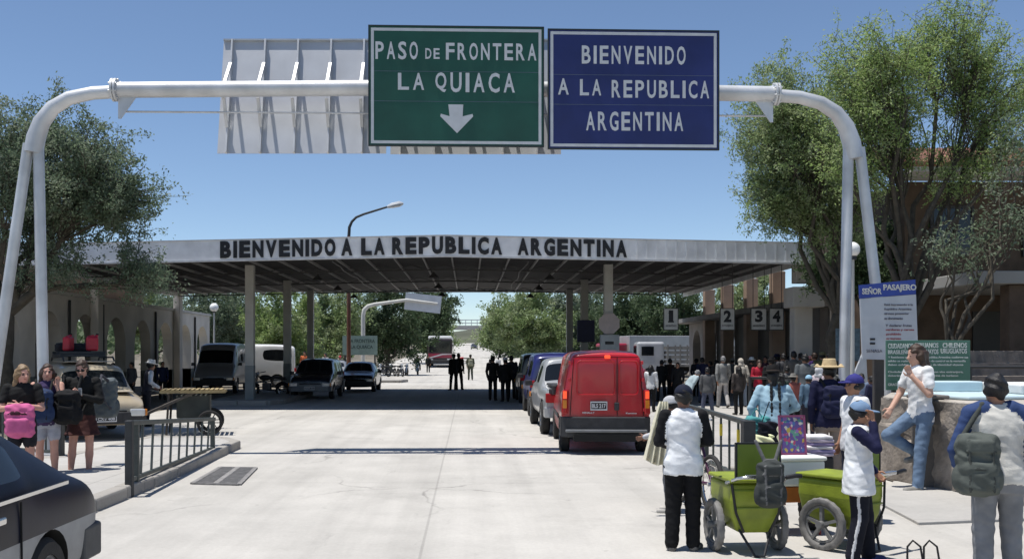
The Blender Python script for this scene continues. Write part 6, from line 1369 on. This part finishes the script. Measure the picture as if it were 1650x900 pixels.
person('man in pale hat, white sleeves and dark waistcoat pushing the handcart', at(236, 24.0), R(-60), 1.58, 'dark', (.03, .03, .04), (.02, .02, .025), vox=.016, hat='felt', hatcol=(.5, .5, .48), sleevecol=(.55, .55, .55), lean=10, pose=dict(elL=(-.34, .06, 1.16), wrL=(-.36, .26, 1.02), elR=(.34, .02, 1.16), wrR=(.30, .24, 1.02)))
# --- queue and passers-by in the shade
walk = dict(kneeL=(-.10, .10, .50), ankL=(-.10, .16, .09), toeL=(-.12, .33, .05), kneeR=(.10, -.02, .49), ankR=(.10, -.22, .12), toeR=(.12, -.06, .03), elL=(-.24, -.08, 1.13), wrL=(-.23, -.10, .89), elR=(.24, .04, 1.13), wrR=(.23, .16, .92))
hold = dict(elL=(-.24, .02, 1.13), wrL=(-.06, .24, 1.12), elR=(.24, .02, 1.13), wrR=(.06, .24, 1.12))
apart = dict(ankL=(-.17, 0, .08), ankR=(.17, 0, .08), kneeL=(-.14, .01, .49), kneeR=(.14, .01, .49), toeL=(-.2, .15, .03), toeR=(.2, .15, .03))
def PP(*a, **k): return person(*a, group='people around the border post', **k)
K = .13
D = (.014, .014, .016)  # near-black clothes; also carries the canopy crowd's silhouette shade in the colour
rows = [
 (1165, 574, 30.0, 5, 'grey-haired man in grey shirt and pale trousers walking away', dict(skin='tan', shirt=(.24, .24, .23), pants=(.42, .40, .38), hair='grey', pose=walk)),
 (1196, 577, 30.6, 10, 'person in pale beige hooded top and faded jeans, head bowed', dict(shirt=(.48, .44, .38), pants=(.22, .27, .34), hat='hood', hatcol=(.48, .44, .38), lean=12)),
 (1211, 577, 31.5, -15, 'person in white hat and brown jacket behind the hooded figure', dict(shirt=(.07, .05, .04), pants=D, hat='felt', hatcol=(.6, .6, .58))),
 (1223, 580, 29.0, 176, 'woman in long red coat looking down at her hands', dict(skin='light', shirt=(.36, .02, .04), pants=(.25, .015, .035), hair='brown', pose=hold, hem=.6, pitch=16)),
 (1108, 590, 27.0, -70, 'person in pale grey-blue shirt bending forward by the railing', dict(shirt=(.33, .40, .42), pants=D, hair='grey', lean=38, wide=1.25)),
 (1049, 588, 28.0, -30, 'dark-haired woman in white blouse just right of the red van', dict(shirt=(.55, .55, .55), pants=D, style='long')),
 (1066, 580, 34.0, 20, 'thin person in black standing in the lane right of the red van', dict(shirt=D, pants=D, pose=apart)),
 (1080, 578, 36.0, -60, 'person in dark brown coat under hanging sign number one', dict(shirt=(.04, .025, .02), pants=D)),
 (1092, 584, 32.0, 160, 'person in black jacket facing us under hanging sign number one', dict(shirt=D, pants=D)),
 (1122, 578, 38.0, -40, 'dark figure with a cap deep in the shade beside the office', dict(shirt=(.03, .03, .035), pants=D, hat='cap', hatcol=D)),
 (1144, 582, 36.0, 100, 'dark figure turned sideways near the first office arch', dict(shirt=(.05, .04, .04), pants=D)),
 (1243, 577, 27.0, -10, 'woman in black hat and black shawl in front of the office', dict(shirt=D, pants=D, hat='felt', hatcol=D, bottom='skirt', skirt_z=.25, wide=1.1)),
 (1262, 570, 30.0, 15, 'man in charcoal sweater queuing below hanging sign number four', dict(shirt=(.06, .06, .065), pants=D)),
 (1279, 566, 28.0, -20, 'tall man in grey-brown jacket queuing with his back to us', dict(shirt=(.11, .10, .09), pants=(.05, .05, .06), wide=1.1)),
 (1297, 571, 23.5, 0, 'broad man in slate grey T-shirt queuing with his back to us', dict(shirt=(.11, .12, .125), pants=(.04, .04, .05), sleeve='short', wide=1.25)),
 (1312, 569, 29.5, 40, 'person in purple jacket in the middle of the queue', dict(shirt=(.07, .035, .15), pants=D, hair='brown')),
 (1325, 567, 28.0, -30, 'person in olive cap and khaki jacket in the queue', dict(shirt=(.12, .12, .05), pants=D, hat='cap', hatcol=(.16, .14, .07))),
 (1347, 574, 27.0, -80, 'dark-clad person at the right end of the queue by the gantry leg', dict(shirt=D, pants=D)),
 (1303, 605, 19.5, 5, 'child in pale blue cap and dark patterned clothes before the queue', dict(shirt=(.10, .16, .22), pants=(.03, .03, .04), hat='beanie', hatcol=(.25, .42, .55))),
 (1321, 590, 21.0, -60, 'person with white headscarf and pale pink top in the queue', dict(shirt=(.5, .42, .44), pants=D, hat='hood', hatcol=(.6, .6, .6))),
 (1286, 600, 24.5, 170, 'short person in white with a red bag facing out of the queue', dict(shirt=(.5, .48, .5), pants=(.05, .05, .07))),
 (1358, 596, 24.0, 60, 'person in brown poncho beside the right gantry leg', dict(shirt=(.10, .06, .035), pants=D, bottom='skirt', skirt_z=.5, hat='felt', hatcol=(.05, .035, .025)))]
more = [(1132, 576, 33, 'in navy with back turned'), (1154, 580, 34.5, 'in black by the second arch'), (1180, 577, 35, 'between the grey-shirted and hooded figures'), (1233, 574, 32.5, 'behind the woman in red'), (1252, 572, 33.5, 'below hanging sign four'), (1271, 574, 33, 'behind the charcoal sweater'), (1290, 569, 31.5, 'behind the slate grey T-shirt'), (1305, 574, 31, 'left of the purple jacket'), (1336, 570, 31, 'between the olive cap and the gantry leg'), (1352, 566, 30.5, 'at the queue end by the pale pillar'), (1268, 590, 25.5, 'in front of the charcoal sweater'), (1312, 586, 25.0, 'behind the child in the pale blue cap'), (1342, 590, 22.5, 'right behind the straw hat')]
more += [(1258, 600, 20.5, 'in front of the slate T-shirt, left of the child'), (1278, 604, 21.5, 'just left of the child in the pale blue cap'), (1388, 602, 20.5, 'between the gantry legs'), (1404, 606, 19.8, 'right of the gantry legs by the information post'), (1190, 590, 26.5, 'ahead of the grey-shirted walker'), (1140, 592, 25.5, 'behind the right railing, beside the bending person')]
cl = [(.02, .022, .05), (.06, .05, .045), (.10, .10, .10), (.05, .02, .03), (.20, .19, .17), (.03, .05, .04), (.30, .10, .08), (.14, .18, .26)]
for i, (px, ty, Y, w) in enumerate(more): rows.append((px, ty, Y, (i * 67) % 90 - 45 + (180 if i % 4 == 3 else 0), 'queuing person ' + w, dict(shirt=cl[i % 8], pants=D if i % 3 else (.08, .09, .13), skin='dark', hair='black', style='long' if i % 4 == 1 else 'short', hat=(None, None, 'cap', None, 'felt')[i % 5], hatcol=cl[(i + 2) % 6], pose=(hold, {}, apart, walk)[i % 4], wide=1 + .05 * (i % 4))))
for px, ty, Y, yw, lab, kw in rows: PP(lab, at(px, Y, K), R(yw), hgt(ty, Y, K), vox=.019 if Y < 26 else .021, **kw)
# --- people on the road and beyond
rows = [
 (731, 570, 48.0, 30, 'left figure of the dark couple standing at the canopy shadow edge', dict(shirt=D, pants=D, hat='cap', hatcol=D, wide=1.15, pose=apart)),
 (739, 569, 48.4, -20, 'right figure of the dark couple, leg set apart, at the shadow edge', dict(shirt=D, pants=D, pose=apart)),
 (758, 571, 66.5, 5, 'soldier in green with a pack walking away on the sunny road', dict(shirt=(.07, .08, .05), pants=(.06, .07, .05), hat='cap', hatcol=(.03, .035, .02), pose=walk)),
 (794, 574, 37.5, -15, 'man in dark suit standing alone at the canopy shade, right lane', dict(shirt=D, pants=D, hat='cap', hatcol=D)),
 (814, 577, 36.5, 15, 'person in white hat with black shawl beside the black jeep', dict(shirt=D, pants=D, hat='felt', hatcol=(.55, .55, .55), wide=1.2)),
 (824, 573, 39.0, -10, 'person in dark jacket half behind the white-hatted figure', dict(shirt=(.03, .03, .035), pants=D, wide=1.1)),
 (491, 566, 62.0, 170, 'person in orange-red jacket beyond the parked dark cars', dict(shirt=(.5, .13, .05), pants=(.05, .05, .06))),
 (497, 569, 63.0, -160, 'person in red top next to the orange jacket', dict(shirt=(.4, .05, .04), pants=D)),
 (524, 569, 63.0, 150, 'person in white and red beyond the parked cars', dict(shirt=(.5, .45, .45), pants=(.2, .03, .04))),
 (548, 573, 62.0, 180, 'person in red cap by the lettered board', dict(shirt=(.05, .05, .06), pants=D, hat='cap', hatcol=(.35, .03, .05))),
 (690, 573, 90.0, 180, 'person in dark clothes left of the coach under the trees', dict(shirt=D, pants=D)),
 (792, 574, 86.0, 10, 'distant person in dark clothes right of the road under the tree', dict(shirt=D, pants=D)),
 (803, 575, 84.0, -20, 'distant person in white top right of the road under the tree', dict(shirt=(.5, .5, .5), pants=D)),
 (182, 598, 33.0, 170, 'person in dark clothes in the arcade shade behind the estate car', dict(shirt=(.05, .06, .12), pants=D)),
 (212, 596, 35.0, 150, 'person in grey in the arcade shade left of the minibus', dict(shirt=(.08, .08, .08), pants=D)),
 (262, 590, 38.0, -150, 'person in dark blue near the arches beside the minibus', dict(shirt=(.02, .025, .06), pants=D))]
for px, ty, Y, yw, lab, kw in rows: PP(lab, at(px, Y), R(yw), max(1.45, hgt(ty, Y)), vox=.022 if Y < 45 else .026, **kw)
ride = dict(kneeL=(-.16, .36, .86), kneeR=(.16, .36, .86), ankL=(-.18, .22, .48), ankR=(.18, .22, .48), toeL=(-.18, .38, .46), toeR=(.18, .38, .46), hipL=(-.1, 0, .9), hipR=(.1, 0, .9), elL=(-.28, .2, 1.18), elR=(.28, .2, 1.18), wrL=(-.30, .46, 1.10), wrR=(.30, .46, 1.10))
c = at(673, 84); PP('rider in black sitting on the motorbike left of the coach', (c[0], c[1] + .35, -.04), R(185), 1.7, vox=.026, shirt=D, pants=D, pose=ride, lean=8)
backpack('pale khaki pack on the soldier walking along the road', at(758, 66.5), R(5), 1.70, (.25, .25, .18), vox=.026)
